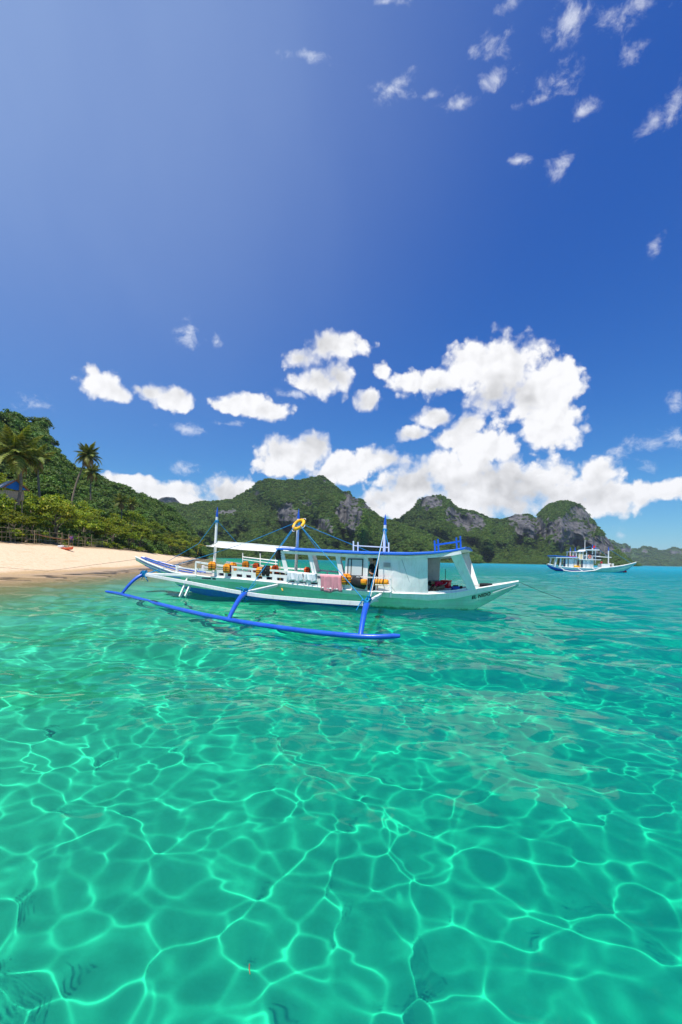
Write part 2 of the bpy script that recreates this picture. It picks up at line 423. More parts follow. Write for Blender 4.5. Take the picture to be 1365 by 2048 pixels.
def water_material():
    m = bpy.data.materials.new('sea_water'); m.use_nodes = True; N = Nodes(m.node_tree)
    out = N.n('ShaderNodeOutputMaterial')
    dep = N.n('ShaderNodeAttribute', attribute_name='depth').outputs['Fac']
    cc = N.n('ShaderNodeCombineColor')
    for i, k in enumerate((1.12, .136, .262)):             # light the water takes away per metre of depth
        N.l(N.m('POWER', math.exp(-k), dep), cc.inputs[i])
    rf = N.n('ShaderNodeBsdfRefraction'); rf.inputs['IOR'].default_value = 1.33; rf.inputs['Roughness'].default_value = 0; N.l(cc.outputs[0], rf.inputs[0])
    gl = N.n('ShaderNodeBsdfGlossy'); gl.inputs['Roughness'].default_value = .02
    df = N.n('ShaderNodeBsdfDiffuse'); df.inputs[0].default_value = (.0, .32, .46, 1)      # light scattered back by deep water
    body = N.n('ShaderNodeMixShader'); N.l(N.m('SUBTRACT', 1.0, N.m('POWER', math.exp(-.26), N.m('MAXIMUM', 0.0, N.m('SUBTRACT', dep, 1.6)))), body.inputs[0])
    N.l(rf.outputs[0], body.inputs[1]); N.l(df.outputs[0], body.inputs[2])
    fr = N.n('ShaderNodeFresnel'); fr.inputs[0].default_value = 1.33
    g = N.n('ShaderNodeNewGeometry'); pos = g.outputs['Position']
    b1 = N.noise(N.v('MULTIPLY', pos, (1, 1, 0)), 1.1, 5, .62)
    b = N.n('ShaderNodeBump'); b.inputs['Distance'].default_value = .34
    far = N.rng(N.v('LENGTH', pos, out=1), 12, 70)
    N.l(N.m('MULTIPLY', far, .9), b.inputs['Strength']); N.l(b1.outputs[0], b.inputs['Height'])
    N.l(b.outputs[0], gl.inputs['Normal']); N.l(b.outputs[0], fr.inputs['Normal'])
    mx = N.n('ShaderNodeMixShader'); N.l(N.m('MULTIPLY', fr.outputs[0], .56), mx.inputs[0]); N.l(body.outputs[0], mx.inputs[1]); N.l(gl.outputs[0], mx.inputs[2])
    N.l(mx.outputs[0], out.inputs[0])
    return m


def hill_material(name, veg0, veg1):
    m = bpy.data.materials.new(name); m.use_nodes = True; N = Nodes(m.node_tree)
    out = N.n('ShaderNodeOutputMaterial'); p = N.n('ShaderNodeBsdfPrincipled'); N.l(p.outputs[0], out.inputs[0])
    p.inputs['Roughness'].default_value = .95; p.inputs['Specular IOR Level'].default_value = .1
    g = N.n('ShaderNodeNewGeometry'); pos = g.outputs['Position']
    a = N.n('ShaderNodeAttribute', attribute_name='rock_and_shade').outputs['Fac']
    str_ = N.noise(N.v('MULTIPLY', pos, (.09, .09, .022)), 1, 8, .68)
    rock_and_shade = N.mix(N.rng(str_.outputs[0], .35, .62), (.036, .040, .050, 1), (.145, .142, .145, 1))
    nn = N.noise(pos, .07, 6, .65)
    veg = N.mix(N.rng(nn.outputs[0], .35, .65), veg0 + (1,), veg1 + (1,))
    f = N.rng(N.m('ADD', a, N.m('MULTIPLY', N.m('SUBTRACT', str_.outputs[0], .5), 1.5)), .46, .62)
    N.l(N.mix(f, veg, rock_and_shade), p.inputs['Base Color'])
    b = N.n('ShaderNodeBump'); b.inputs['Strength'].default_value = 1; b.inputs['Distance'].default_value = 6
    N.l(N.noise(N.v('MULTIPLY', pos, (1, 1, .45)), .10, 7, .7).outputs[0], b.inputs['Height']); N.l(b.outputs[0], p.inputs['Normal'])
    return m


M['sand'] = ground_material(); M['water'] = water_material()
M['hill'] = hill_material('jungle_hill', (.024, .056, .014), (.055, .105, .024))

# ------------------------------------------------------------------ shore line, sea bed, beach
SHORE = np.array([(-21.5, -60), (-21.8, 0), (-23.2, 28), (-23, 39), (-26.5, 62), (-34, 90), (-50, 143), (-64, 190), (-92, 300), (-112, 340), (-200, 380), (-500, 420)], float)


def shore_dist(x, y):
    """signed distance to the shore line: positive over the sea"""
    best = np.full(np.shape(x), 1e9); sign = np.ones(np.shape(x))
    for (ax, ay), (bx, by) in zip(SHORE[:-1], SHORE[1:]):
        dx, dy = bx - ax, by - ay; L2 = dx * dx + dy * dy
        t = np.clip(((x - ax) * dx + (y - ay) * dy) / L2, 0, 1)
        ex, ey = x - ax - t * dx, y - ay - t * dy; d = np.hypot(ex, ey)
        s = np.where(dx * ey - dy * ex > 0, -1.0, 1.0); up = d < best
        best = np.where(up, d, best); sign = np.where(up, s, sign)
    return best * sign


def ground_z(x, y):
    s = shore_dist(x, y) + 1.2 * (fbm(x / 9 + 40, y / 9, 3) - .5) * np.clip(np.hypot(x, y) / 60, .3, 1)
    sea = -(2.0 * (1 - np.exp(-(np.maximum(s, 0) / 16.0) ** 2.8)) + .034 * np.maximum(s - 18, 0))
    sea = np.maximum(sea, -9.0) + (fbm(x / 2.5, y / 2.5, 3) - .5) * .16 * np.clip(s / 8, 0, 1)
    k = np.clip(-s / 13, 0, 1)
    land = 3.0 * (1.25 * k - .25 * k * k) + .04 * (fbm(x / 1.3, y / 1.3, 3) - .5) * np.clip(k * 8, 0, 1)
    return np.where(s > 0, sea, land), s


th = np.radians(np.linspace(-100, 100, 420))
r = np.concatenate([[.05, .4], np.exp(np.arange(math.log(.8), math.log(400), .018)), np.exp(np.arange(math.log(410), math.log(6000), .08))])
R, T = np.meshgrid(r, th, indexing='ij'); X, Y = R * np.sin(T), R * np.cos(T)
Z, SD = ground_z(X, Y)
me = np_mesh('sandy_ground', np.stack([X, Y, Z], -1).reshape(-1, 3), grid_faces(*X.shape))
attr(me, 'litter', np.clip((-SD - 9.0) / 4.0, 0, 1))
sea_bed = link('sandy_ground', me, None, M['sand']); tag(sea_bed, kind='structure'); sea_bed.cycles.is_caustics_receiver = True

# the water: real ripples, finest near the camera
th = np.radians(np.concatenate([np.linspace(-100, -46, 50)[:-1], np.linspace(-46, 46, 860), np.linspace(46, 100, 50)[1:]]))
r = np.concatenate([[.05, .3], np.exp(np.arange(math.log(.6), math.log(1.3), .01)), np.exp(np.arange(math.log(1.305), math.log(9), .0040)), np.exp(np.arange(math.log(9.04), math.log(30), .0048)), np.exp(np.arange(math.log(30.2), math.log(60), .008)), np.exp(np.arange(math.log(60.6), math.log(6000), .035))])
R, T = np.meshgrid(r, th, indexing='ij'); X, Y = R * np.sin(T), R * np.cos(T); Z = np.zeros_like(X)
rw = np.random.default_rng(5)


def wavelet_cells(x, y, sp, a, tau, seed, jit=.85, off=.004):
    """shallow wave troughs that meet in soft crests, shaped to focus sunlight into a net on the seabed"""
    xi, yi = np.floor(x / sp).astype(int), np.floor(y / sp).astype(int); acc = np.zeros_like(x)
    for dx in (-2, -1, 0, 1, 2):
        for dy in (-2, -1, 0, 1, 2):
            p, q = xi + dx, yi + dy
            cx = (p + .5 + jit * (_tab[(p + seed) & 255, q & 255] - .5)) * sp; cy = (q + .5 + jit * (_tab[p & 255, (q + seed * 7 + 3) & 255] - .5)) * sp
            f = a * ((x - cx) ** 2 + (y - cy) ** 2) + off * (_tab[(p * 3 + seed) & 255, (q * 5) & 255] - .5)
            acc += np.exp(-f / tau)
    return -tau * np.log(acc + 1e-30)


near = R < 22
xn, yn = X[near], Y[near]
wx = xn + .16 * (fbm(xn / .7, yn / .7 + 30, 2) - .5) + .5 * (fbm(xn / 2.6 + 7, yn / 2.6, 2) - .5)
wy = yn * 1.12 + .16 * (fbm(xn / .7 + 60, yn / .7, 2) - .5) + .5 * (fbm(xn / 2.6, yn / 2.6 + 21, 2) - .5)
c_, s_ = math.cos(.5), math.sin(.5)
zc = wavelet_cells(wx * c_ - wy * s_, wx * s_ + wy * c_, .25, .145, .0017, 11, .85, .0018)  # crests shaped so that refracted sunlight draws its net below
zc = zc + wavelet_cells(wx, wy, .48, .056, .0011, 5, .9, .0018)
Z[near] = zc - zc.mean()
Z *= np.clip((20 - R) / 8, 0, 1)
for i in range(70):
    lam = math.exp(rw.uniform(math.log(.20), math.log(.75))); k = 2 * math.pi / lam
    a = rw.normal(math.pi * .5, 1.0)
    Z += .235 / k ** 2 * rw.uniform(.5, 1.2) * np.clip((R - 3) / 10, .30, 1) * np.clip((lam / (R * .0052 * 2.4) - 1.4) / 2, 0, 1) * np.sin(k * math.cos(a) * X + k * math.sin(a) * Y + rw.uniform(0, 6.28))
for i in range(14):                                   # longer, lower wavelets for the middle distance
    lam = math.exp(rw.uniform(math.log(1.3), math.log(4.5))); k = 2 * math.pi / lam; a = rw.normal(math.pi * .45, .5)
    Z += .048 / k * rw.uniform(.5, 1.2) * np.clip((lam / (R * .0052 * 2.4) - 1.2) / 2, 0, 1) * np.sin(k * math.cos(a) * X + k * math.sin(a) * Y + rw.uniform(0, 6.28)) * np.clip(R / 9, .25, 1)
GZ, SD = ground_z(X, Y)
Z *= np.clip(SD / 7, .12, 1)
me = np_mesh('sea_water', np.stack([X, Y, Z], -1).reshape(-1, 3), grid_faces(*X.shape))
attr(me, 'depth', np.maximum(-GZ, 0))
water = link('sea_water', me, None, M['water']); tag(water, kind='structure'); water.cycles.is_caustics_caster = True


# ------------------------------------------------------------------ hills
def interp_profile(pts, px):
    p = np.array(pts, float); return np.interp(px, p[:, 0], p[:, 1])


def hill(name, pts, Ds, Dr, base_z, step, rows, seed, relief, crags=(), rock_and_shade_spots=(), drop=0, mat='hill', wexp=.85):
    """a massif as a depth map: s runs up the slope from the foot (0) to the ridge (1)"""
    p = np.arange(pts[0][0], pts[-1][0] + step, step, dtype=float); s = np.linspace(0, 1, rows)
    ds, dr = interp_profile(Ds, p), interp_profile(Dr, p)
    ridge_py = interp_profile(pts, p) + drop + 3.0 * (fbm(p / 14 + seed, p * 0 + seed, 3) - .5)
    rd = np.array([sight(a, b) for a, b in zip(p, ridge_py)]); dx, er = rd[:, 0], rd[:, 2]
    bz = interp_profile(base_z, p) if not np.isscalar(base_z) else base_z
    e0 = (bz - EYE) / ds
    P, Sg = np.meshgrid(p, s); DS, DR, ER, E0, DX = (np.broadcast_to(a, P.shape) for a in (ds, dr, er, e0, dx))
    rock_and_shade = np.zeros_like(P)
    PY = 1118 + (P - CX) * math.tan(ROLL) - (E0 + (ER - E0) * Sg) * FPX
    for cx, cy, rx, ry, amt in rock_and_shade_spots:
        q = np.hypot((P - cx) / rx, (PY - cy) / ry) + 1.1 * (fbm(P / 9 + cx, PY / 14, 4) - .5); rock_and_shade = np.maximum(rock_and_shade, amt * np.clip(2.2 - 2.0 * q, 0, 1))
    gs = np.clip(.25 + 1.5 * fbm(P / 60 + seed, Sg * 3.0 + P / 200, 3) ** 1.5, .2, 3) * (1 - .9 * rock_and_shade)      # cliffs stand almost upright, the slopes between them lie back
    wv_ = np.cumsum(gs, axis=0); wv_ = ((wv_ - wv_[:1]) / (wv_[-1:] - wv_[:1])) ** wexp
    Dd = DS + (DR - DS) * wv_
    env = np.sin(np.pi * np.clip(Sg, 0, 1)) ** .55 * (1 - .6 * Sg)
    g1 = fbm(P / 85 + seed * 3.1 + Sg * .6, Sg * 1.1 + seed, 4, True) - .6
    g2 = fbm(P / 26 + seed * 1.7 - Sg * .5, Sg * 2.6 + seed, 4) - .5
    Dd = Dd - (DR - DS) * relief * env * (1.5 * g1 + .9 * g2)
    for x0, x1, s0, s1, push in crags:                    # rock noses: rise from the left, break off sharply on the right
        t = (P - x0 + 10 * (fbm(Sg * 9, P * 0 + x0, 3) - .5)) / (x1 - x0)
        sh = np.clip(t, 0, 1) ** 1.2 * (1 / (1 + np.exp(np.clip((t - 1) * 26, -40, 40))))
        vy = np.clip((Sg - s0 * .3) / max(.2, (s1 - s0) * .8), 0, 1) * np.clip((s1 - Sg) / .16, 0, 1); Dd = Dd - push * sh * vy
    El = E0 + (ER - E0) * Sg
    Xh, Yh, Zh = DX * Dd, Dd, EYE + El * Dd
    back = []
    for k, q in ((1.05, .93), (1.16, .6), (1.3, 0)): back.append((dx * dr * k, dr * k, (EYE + er * dr - bz) * q + bz))
    Xh = np.vstack([Xh] + [b[0][None] for b in back]); Yh = np.vstack([Yh] + [b[1][None] for b in back]); Zh = np.vstack([Zh] + [b[2][None] for b in back])
    rock_and_shade = np.vstack([rock_and_shade] + [rock_and_shade[-1:] * .5] * 3)
    # steep ground is bare rock
    du = np.stack([np.gradient(a, axis=1) for a in (Xh, Yh, Zh)], -1); dv = np.stack([np.gradient(a, axis=0) for a in (Xh, Yh, Zh)], -1)
    nrm = np.cross(du, dv); nz = np.abs(nrm[..., 2]) / (np.linalg.norm(nrm, axis=-1) + 1e-9)
    rock_and_shade = np.clip(rock_and_shade + np.clip((.26 - nz) * 2.2, 0, .35), 0, 1)
    me_ = np_mesh(name, np.stack([Xh, Yh, Zh], -1).reshape(-1, 3), grid_faces(*Xh.shape))
    attr(me_, 'rock_and_shade', rock_and_shade)
    o = link(name, me_, None, M[mat]); tag(o, kind='structure')
    return dict(X=Xh, Y=Yh, Z=Zh, rock_and_shade=rock_and_shade, nz=nz)


def scatter_points(h, n, seed, rock_max=.42, zmin=1.0):
    rg = np.random.default_rng(seed); Xh, Yh, Zh = h['X'], h['Y'], h['Z']
    A = np.stack([Xh, Yh, Zh], -1); a, b, c, d = A[:-1, :-1], A[:-1, 1:], A[1:, 1:], A[1:, :-1]
    ar = np.linalg.norm(np.cross(c - a, d - b), axis=-1) * .5
    rk = h['rock_and_shade'][:-1, :-1]; w_ = ar * (.05 + np.clip((rock_max + .15 - rk) / .3, 0, .95)) * (Zh[:-1, :-1] > zmin)
    idx = rg.choice(w_.size, n, p=(w_ / w_.sum()).ravel()); u, v_ = rg.random((2, n, 1))
    f = lambda q: q.reshape(-1, 3)[idx]
    return (f(a) * (1 - u) + f(b) * u) * (1 - v_) + (f(d) * (1 - u) + f(c) * u) * v_


HB = dict()
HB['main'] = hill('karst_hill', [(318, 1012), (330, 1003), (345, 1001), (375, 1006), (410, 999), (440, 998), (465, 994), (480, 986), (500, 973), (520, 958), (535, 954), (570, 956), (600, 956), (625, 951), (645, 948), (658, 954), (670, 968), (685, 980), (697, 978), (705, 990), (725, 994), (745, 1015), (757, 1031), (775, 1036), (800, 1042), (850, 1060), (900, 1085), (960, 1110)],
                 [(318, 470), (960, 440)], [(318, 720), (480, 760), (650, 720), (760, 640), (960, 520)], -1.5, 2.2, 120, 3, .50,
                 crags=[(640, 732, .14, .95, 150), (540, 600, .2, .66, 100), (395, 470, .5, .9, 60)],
                 rock_and_shade_spots=[(702, 1025, 30, 46, 1), (578, 1038, 24, 30, 1), (450, 1025, 26, 10, .6), (612, 1000, 14, 16, .5), (740, 1012, 20, 14, .7), (650, 1050, 26, 20, .6), (655, 962, 22, 10, .5), (505, 985, 16, 10, .4)], drop=5)
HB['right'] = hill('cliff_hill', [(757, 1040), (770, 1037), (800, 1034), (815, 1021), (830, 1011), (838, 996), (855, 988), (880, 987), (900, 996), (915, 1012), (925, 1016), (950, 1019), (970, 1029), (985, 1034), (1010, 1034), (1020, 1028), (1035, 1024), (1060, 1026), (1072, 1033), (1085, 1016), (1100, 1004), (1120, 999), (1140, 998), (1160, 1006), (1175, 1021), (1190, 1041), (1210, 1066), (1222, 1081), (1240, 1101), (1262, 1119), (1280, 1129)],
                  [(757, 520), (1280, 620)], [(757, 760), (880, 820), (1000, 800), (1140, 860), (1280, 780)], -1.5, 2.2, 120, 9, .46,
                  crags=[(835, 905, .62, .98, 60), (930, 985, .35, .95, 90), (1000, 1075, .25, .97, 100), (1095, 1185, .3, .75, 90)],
                  rock_and_shade_spots=[(862, 1005, 26, 18, .9), (850, 995, 18, 10, .8), (940, 1045, 40, 22, .95), (1060, 1055, 46, 26, 1), (1140, 1065, 60, 36, 1), (1165, 1025, 30, 22, .6), (1030, 1035, 20, 12, .8), (1205, 1090, 40, 30, .8), (905, 1030, 16, 22, .7)], drop=4)  # large patches under the dome put a cloud shadow into the rock colour
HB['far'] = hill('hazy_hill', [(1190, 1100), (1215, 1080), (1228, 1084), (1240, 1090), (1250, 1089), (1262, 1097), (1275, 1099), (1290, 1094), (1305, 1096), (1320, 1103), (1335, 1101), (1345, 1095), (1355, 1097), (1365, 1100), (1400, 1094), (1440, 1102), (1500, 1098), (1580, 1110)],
                [(1190, 1900), (1580, 1900)], [(1190, 2300), (1580, 2400)], -1.5, 3, 40, 15, .2, rock_and_shade_spots=[(1255, 1100, 14, 8, .8), (1290, 1104, 10, 8, .7), (1350, 1105, 20, 8, .7)], drop=0)
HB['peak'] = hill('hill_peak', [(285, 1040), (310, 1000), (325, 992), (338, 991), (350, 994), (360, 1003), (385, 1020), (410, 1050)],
                 [(285, 800), (410, 800)], [(285, 1000), (410, 1000)], -1.5, 3, 40, 21, .2, rock_and_shade_spots=[(340, 1000, 30, 14, .9)], drop=2)
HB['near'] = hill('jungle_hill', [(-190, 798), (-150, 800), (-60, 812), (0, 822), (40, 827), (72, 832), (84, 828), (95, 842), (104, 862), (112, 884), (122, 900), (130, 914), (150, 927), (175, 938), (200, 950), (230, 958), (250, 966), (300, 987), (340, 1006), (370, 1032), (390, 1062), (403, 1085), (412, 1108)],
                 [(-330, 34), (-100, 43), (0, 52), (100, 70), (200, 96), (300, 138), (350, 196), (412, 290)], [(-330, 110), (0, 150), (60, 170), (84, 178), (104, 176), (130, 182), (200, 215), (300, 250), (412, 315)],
                 [(-330, 3.3), (412, 2.6)], 2.5, 90, 27, .16, crags=[(58, 104, .66, .99, 30)], rock_and_shade_spots=[(100, 872, 22, 44, 1), (122, 905, 12, 16, .9), (62, 852, 20, 12, .6), (20, 850, 20, 10, .4)], drop=16, wexp=.95)


# ------------------------------------------------------------------ foliage
def leaf_cloud(name, clumps, leaf, per, mat, seed, core=None, flat=.6):
    """a crown: leaf-sized quads gathered in clumps; clumps = list of (centre, radius)"""
    rg = np.random.default_rng(seed); V = []
    for (c, rad) in clumps:
        n = int(per * rg.uniform(.7, 1.3)); d = rg.normal(size=(n, 3)); d /= np.linalg.norm(d, axis=1)[:, None]; d[:, 2] = np.where(d[:, 2] < -.25, -d[:, 2] * .6, d[:, 2])
        rr = rad * rg.uniform(.55, 1.08, (n, 1)); pos = np.array(c) + d * rr * np.array([1, 1, flat])
        nr = d * .6 + rg.normal(size=(n, 3)) * .45 + np.array([0, 0, .55]); nr /= np.linalg.norm(nr, axis=1)[:, None]
        t = np.cross(nr, rg.normal(size=(n, 3))); t /= np.linalg.norm(t, axis=1)[:, None]; b = np.cross(nr, t)
        L = leaf * rg.uniform(.6, 1.3, (n, 1)); w_ = L * rg.uniform(.4, .6, (n, 1))
        V.append(np.stack([pos - t * L * .5, pos + b * w_ * .5 - nr * L * .06, pos + t * L * .5 - nr * L * .18, pos - b * w_ * .5 - nr * L * .06], 1))
    V = np.concatenate(V).reshape(-1, 3); F_ = np.arange(len(V)).reshape(-1, 4)
    me_ = np_mesh(name, V, F_, False)
    if isinstance(mat, str): me_.materials.append(M[mat])
    return me_


def crown_clumps(seed, rx, ry, rz, n, rad):
    rg = np.random.default_rng(seed); out = []
    for i in range(n):
        d = rg.normal(size=3); d /= np.linalg.norm(d); d[2] = abs(d[2]) * .95 - .22
        k = rg.uniform(.55, 1.0); lump = 1 + .25 * math.sin(d[0] * 5 + seed) * math.cos(d[1] * 4 + seed)
        out.append(((d[0] * rx * k * lump, d[1] * ry * k * lump, d[2] * rz * k * lump + rz * .3), rad * rg.uniform(.6, 1.25)))
    return out


CROWN = [leaf_cloud('crown', crown_clumps(s_, 3.8, 3.8, 2.9, 44, 1.0), .42, 80, 'leaf', s_) for s_ in (1, 2, 3, 4)]      # beach trees, about 7 m wide
HILLC = [leaf_cloud('hill_crown', crown_clumps(s_, 2.5, 2.5, 2.2, 30, .9), .55, 34, 'leaf_far', s_) for s_ in (11, 12, 13)]
FARC = [leaf_cloud('far_crown', crown_clumps(s_, 3.6, 3.6, 3.0, 14, 1.9), 2.0, 12, 'leaf_far', s_) for s_ in (21, 22, 23)]


def scatter(name, pts, meshes, smin, smax, seed, squash=(.8, 1.25)):
    """one object of countless crowns: points that carry shared crown meshes (geometry nodes)"""
    rg = np.random.default_rng(seed); n = len(pts)
    me_ = bpy.data.meshes.new(name); me_.vertices.add(n); me_.vertices.foreach_set('co', np.asarray(pts, 'f').ravel()); me_.update()
    sz = rg.uniform(smin, smax, n) * rg.choice([.75, 1, 1, 1.3], n)
    at_ = me_.attributes.new('size', 'FLOAT_VECTOR', 'POINT'); at_.data.foreach_set('vector', np.stack([sz, sz, sz * rg.uniform(*squash, n)], -1).astype('f').ravel())
    at_ = me_.attributes.new('turn', 'FLOAT_VECTOR', 'POINT'); at_.data.foreach_set('vector', np.stack([rg.uniform(-.25, .25, n), rg.uniform(-.25, .25, n), rg.uniform(0, 6.28, n)], -1).astype('f').ravel())
    at_ = me_.attributes.new('pick', 'INT', 'POINT'); at_.data.foreach_set('value', rg.integers(0, len(meshes), n).astype('i'))
    o = link(name, me_)
    src = bpy.data.collections.new(name + '_shapes')
    for i, q in enumerate(meshes): src.objects.link(bpy.data.objects.new('%s_shape_%d' % (name, i), q))
    g = bpy.data.node_groups.new(name, 'GeometryNodeTree')
    g.interface.new_socket('Geometry', in_out='INPUT', socket_type='NodeSocketGeometry'); g.interface.new_socket('Geometry', in_out='OUTPUT', socket_type='NodeSocketGeometry')
    gi, go = g.nodes.new('NodeGroupInput'), g.nodes.new('NodeGroupOutput'); ip = g.nodes.new('GeometryNodeInstanceOnPoints')
    ci = g.nodes.new('GeometryNodeCollectionInfo'); ci.inputs[0].default_value = src; ci.inputs[1].default_value = True; ci.inputs[2].default_value = True
    def na(nm, dt):
        q = g.nodes.new('GeometryNodeInputNamedAttribute'); q.data_type = dt; q.inputs[0].default_value = nm; return q.outputs[0]
    g.links.new(gi.outputs[0], ip.inputs['Points']); g.links.new(ci.outputs[0], ip.inputs['Instance']); ip.inputs['Pick Instance'].default_value = True
    g.links.new(na('pick', 'INT'), ip.inputs['Instance Index']); g.links.new(na('turn', 'FLOAT_VECTOR'), ip.inputs['Rotation']); g.links.new(na('size', 'FLOAT_VECTOR'), ip.inputs['Scale'])
    g.links.new(ip.outputs[0], go.inputs[0])
    md = o.modifiers.new('scatter', 'NODES'); md.node_group = g
    return o


tag(scatter('hill_jungle', scatter_points(HB['near'], 5200, 1, .55), HILLC, .75, 1.25, 1), kind='stuff')
tag(scatter('karst_jungle', scatter_points(HB['main'], 30000, 2), FARC, .42, .85, 2), kind='stuff')
tag(scatter('cliff_jungle', scatter_points(HB['right'], 28000, 3), FARC, .42, .85, 3), kind='stuff')
tag(scatter('hazy_jungle', scatter_points(HB['far'], 6000, 4), FARC, 1.4, 2.4, 4), kind='stuff')
#@@MORE
# ------------------------------------------------------------------ the large outrigger boat
BO = np.array([-1.55, 19.05]); BU = np.array([.9339, -.3575]); BV = np.array([-.3575, -.9339]); BYAW = math.atan2(BU[1], BU[0])
boat = empty('outrigger_boat', (BO[0], BO[1], 0), BYAW)
tag(boat, 'large white and pale green outrigger boat with blue roof edge moored in front', 'boat')


def bl(px, py, v):
    """pixel -> boat coordinates (x along the hull, y away from the camera, z up) on the plane v metres towards the camera"""
    d = sight(px, py); t = (v + BO @ BV) / (d[:2] @ BV); p = d * t
    q = p[:2] - BO
    return (float(q @ BU), -float(v), float(EYE + d[2] * t))


def to_boat(p):
    q = np.array(p[:2]) - BO
    return (float(q @ BU), -float(q @ BV), float(p[2]))


def to_world(p):
    q = BO + BU * p[0] - BV * p[1]
    return (float(q[0]), float(q[1]), float(p[2]))


SU = [-9.05, -8, -7, -6.2, -6.05, -5.2, -4, -2, 0, 2, 4, 5.5, 6.4, 7.0, 7.6, 8.1, 8.45]
SK = [1.45, 1.1, .8, .58, .30, -.05, -.3, -.42, -.45, -.42, -.38, -.3, -.18, .02, .38, .70, .93]
SB = [1.52, 1.2, .98, .86, .82, .74, .72, .69, .60, .48, .40, .34, .44, .60, .76, .90, 1.0]
SG = [1.64, 1.36, 1.15, 1.0, .98, .92, .86, .82, .74, .62, .55, .56, .64, .78, .90, 1.0, 1.08]
SW = [.22, .45, .7, .9, .92, 1.1, 1.3, 1.55, 1.65, 1.65, 1.55, 1.3, 1.0, .75, .48, .25, .06]
SBL = [1.46, 1.12, .82, .60, .45, .36, .31, .25, .19, .10, -.02, -.14, -.12, .05, .40, .72, .94]
gun = lambda u: float(np.interp(u, SU, SG)); hb = lambda u: float(np.interp(u, SU, SW))
US = sorted(set(list(np.linspace(-9.05, 8.45, 60)) + [-6.2, -6.05]))
h = MB(); rows = []
for u in US:
    k, b, g, w, q = (float(np.interp(u, SU, a)) for a in (SK, SB, SG, SW, SBL))
    sec = [(-w, g), (-w * .99, b + .012), (-w * .965, b), (-w * .93, b * .65 + q * .35), (-w * .84, q), (-w * .66, q * .45 + k * .55), (-w * .34, k + (q - k) * .12), (0, k)]
    rows.append([(u, y, z) for y, z in sec] + [(u, -y, z) for y, z in sec[-2::-1]])
m_ = len(rows[0]); h.v = [p for r_ in rows for p in r_]
for i in range(len(rows) - 1):
    for j in range(m_ - 1):
        jj = min(j, m_ - 2 - j)
        h.f.append((i * m_ + j, i * m_ + j + 1, (i + 1) * m_ + j + 1, (i + 1) * m_ + j)); h.sm.append(True)
        h.mi.append(0 if jj <= 1 else 1 if (jj <= 3 or US[i] < -6.1) else 2)
hull = h.build('hull', [M['white'], M['green'], M['blue']], boat); hull.cycles.is_caustics_receiver = True
d = MB(); d.grid([[(u, s_ * hb(u) * .97, gun(u) - .07) for s_ in (-1, 0, 1)] for u in US]); d.build('deck', M['deck'], boat)
for s_ in (-1, 1):                                     # blue lines painted along the rising tail, gunwale rail
    d = MB(); d.tube([(u, s_ * (hb(u) + .005), gun(u) + .01) for u in US], .035, 6); d.build('gunwale_rail', M['white'], boat)
    for dz, a, b in ((-.07, -8.7, -5.6), (-.19, -8.3, -7.0), (-.19, -6.7, -5.6)):
        d = MB(); d.grid([[(u, s_ * (hb(u) + .012), gun(u) + dz + e) for e in (-.018, .018)] for u in np.linspace(a, b, 14)]); d.build('painted_stripe', M['blue'], boat)
d = MB(); d.tube([(u, -.45 * hb(u), gun(u) + .05) for u in np.linspace(-8.8, -5.4, 10)], .03, 6); d.tube([(u, .45 * hb(u), gun(u) + .05) for u in np.linspace(-8.8, -5.4, 10)], .03, 6); d.build('tail_runner', M['blue'], boat)
d = MB(); d.grid([[(u, -(hb(u) * .97 + .02), float(np.interp(u, SU, SB)) - .14 * (1 - (u - 7.05) / 1.4) + e) for e in (-.012, .012)] for u in np.linspace(7.6, 8.35, 8)]); d.build('rub_strake', M['white'], boat)
d = MB(); d.box((-3.9, -hb(-3.9) - .008, .80), (.62, .012, .055)); d.box((-3.55, -hb(-3.55) - .008, .81), (.16, .012, .09)); d.build('name_plate', M['navy'], boat)

# bulwark with drain slots, rails, benches
for s_ in (-1, 1):
    su = np.linspace(-3.2, 1.7, 11)
    bw = MB()
    for a, b in ((.0, .10), (.215, .33)):
        pts = np.linspace(-3.5, 2.4, 18)
        for u0, u1 in zip(pts[:-1], pts[1:]):
            bw.add([(u, s_ * (hb(u) - .03 - t), gun(u) + z) for u in (u0, u1) for t in (0, .05) for z in (a, b)], [(0, 1, 5, 4), (2, 6, 7, 3), (1, 3, 7, 5), (0, 4, 6, 2)])
    edges_ = [-3.5] + [q for c in su for q in (c - .15, c + .15)] + [2.4]
    for u0, u1 in zip(edges_[::2], edges_[1::2]):
        bw.add([(u, s_ * (hb(u) - .03 - t), gun(u) + z) for u in (u0, u1) for t in (0, .05) for z in (.10, .215)], [(0, 1, 5, 4), (2, 6, 7, 3), (0, 2, 3, 1), (4, 5, 7, 6)])
    bw.build('bulwark', M['white'], boat)
    d = MB(); d.grid([[(u, s_ * (hb(u) - .20), gun(u) + z) for z in (-.05, .26)] for u in np.linspace(-3.4, 2.3, 12)], False); d.build('slot_shade', M['dark'], boat)  # dark sheet that paints the shaded interior seen through the slots
    d = MB(); d.grid([[(u, s_ * (hb(u) - t), gun(u) + .27) for t in (.2, .62)] for u in np.linspace(-3.4, 2.3, 12)], False); d.build('bench_seat', M['white_old'], boat)
RU, RZ = [-4.7, -3.5, -1.4, 0, 1.2, 2.4], [1.49, 1.38, 1.26, 1.22, 1.14, 1.12]
rz_ = lambda u: float(np.interp(u, RU, RZ))
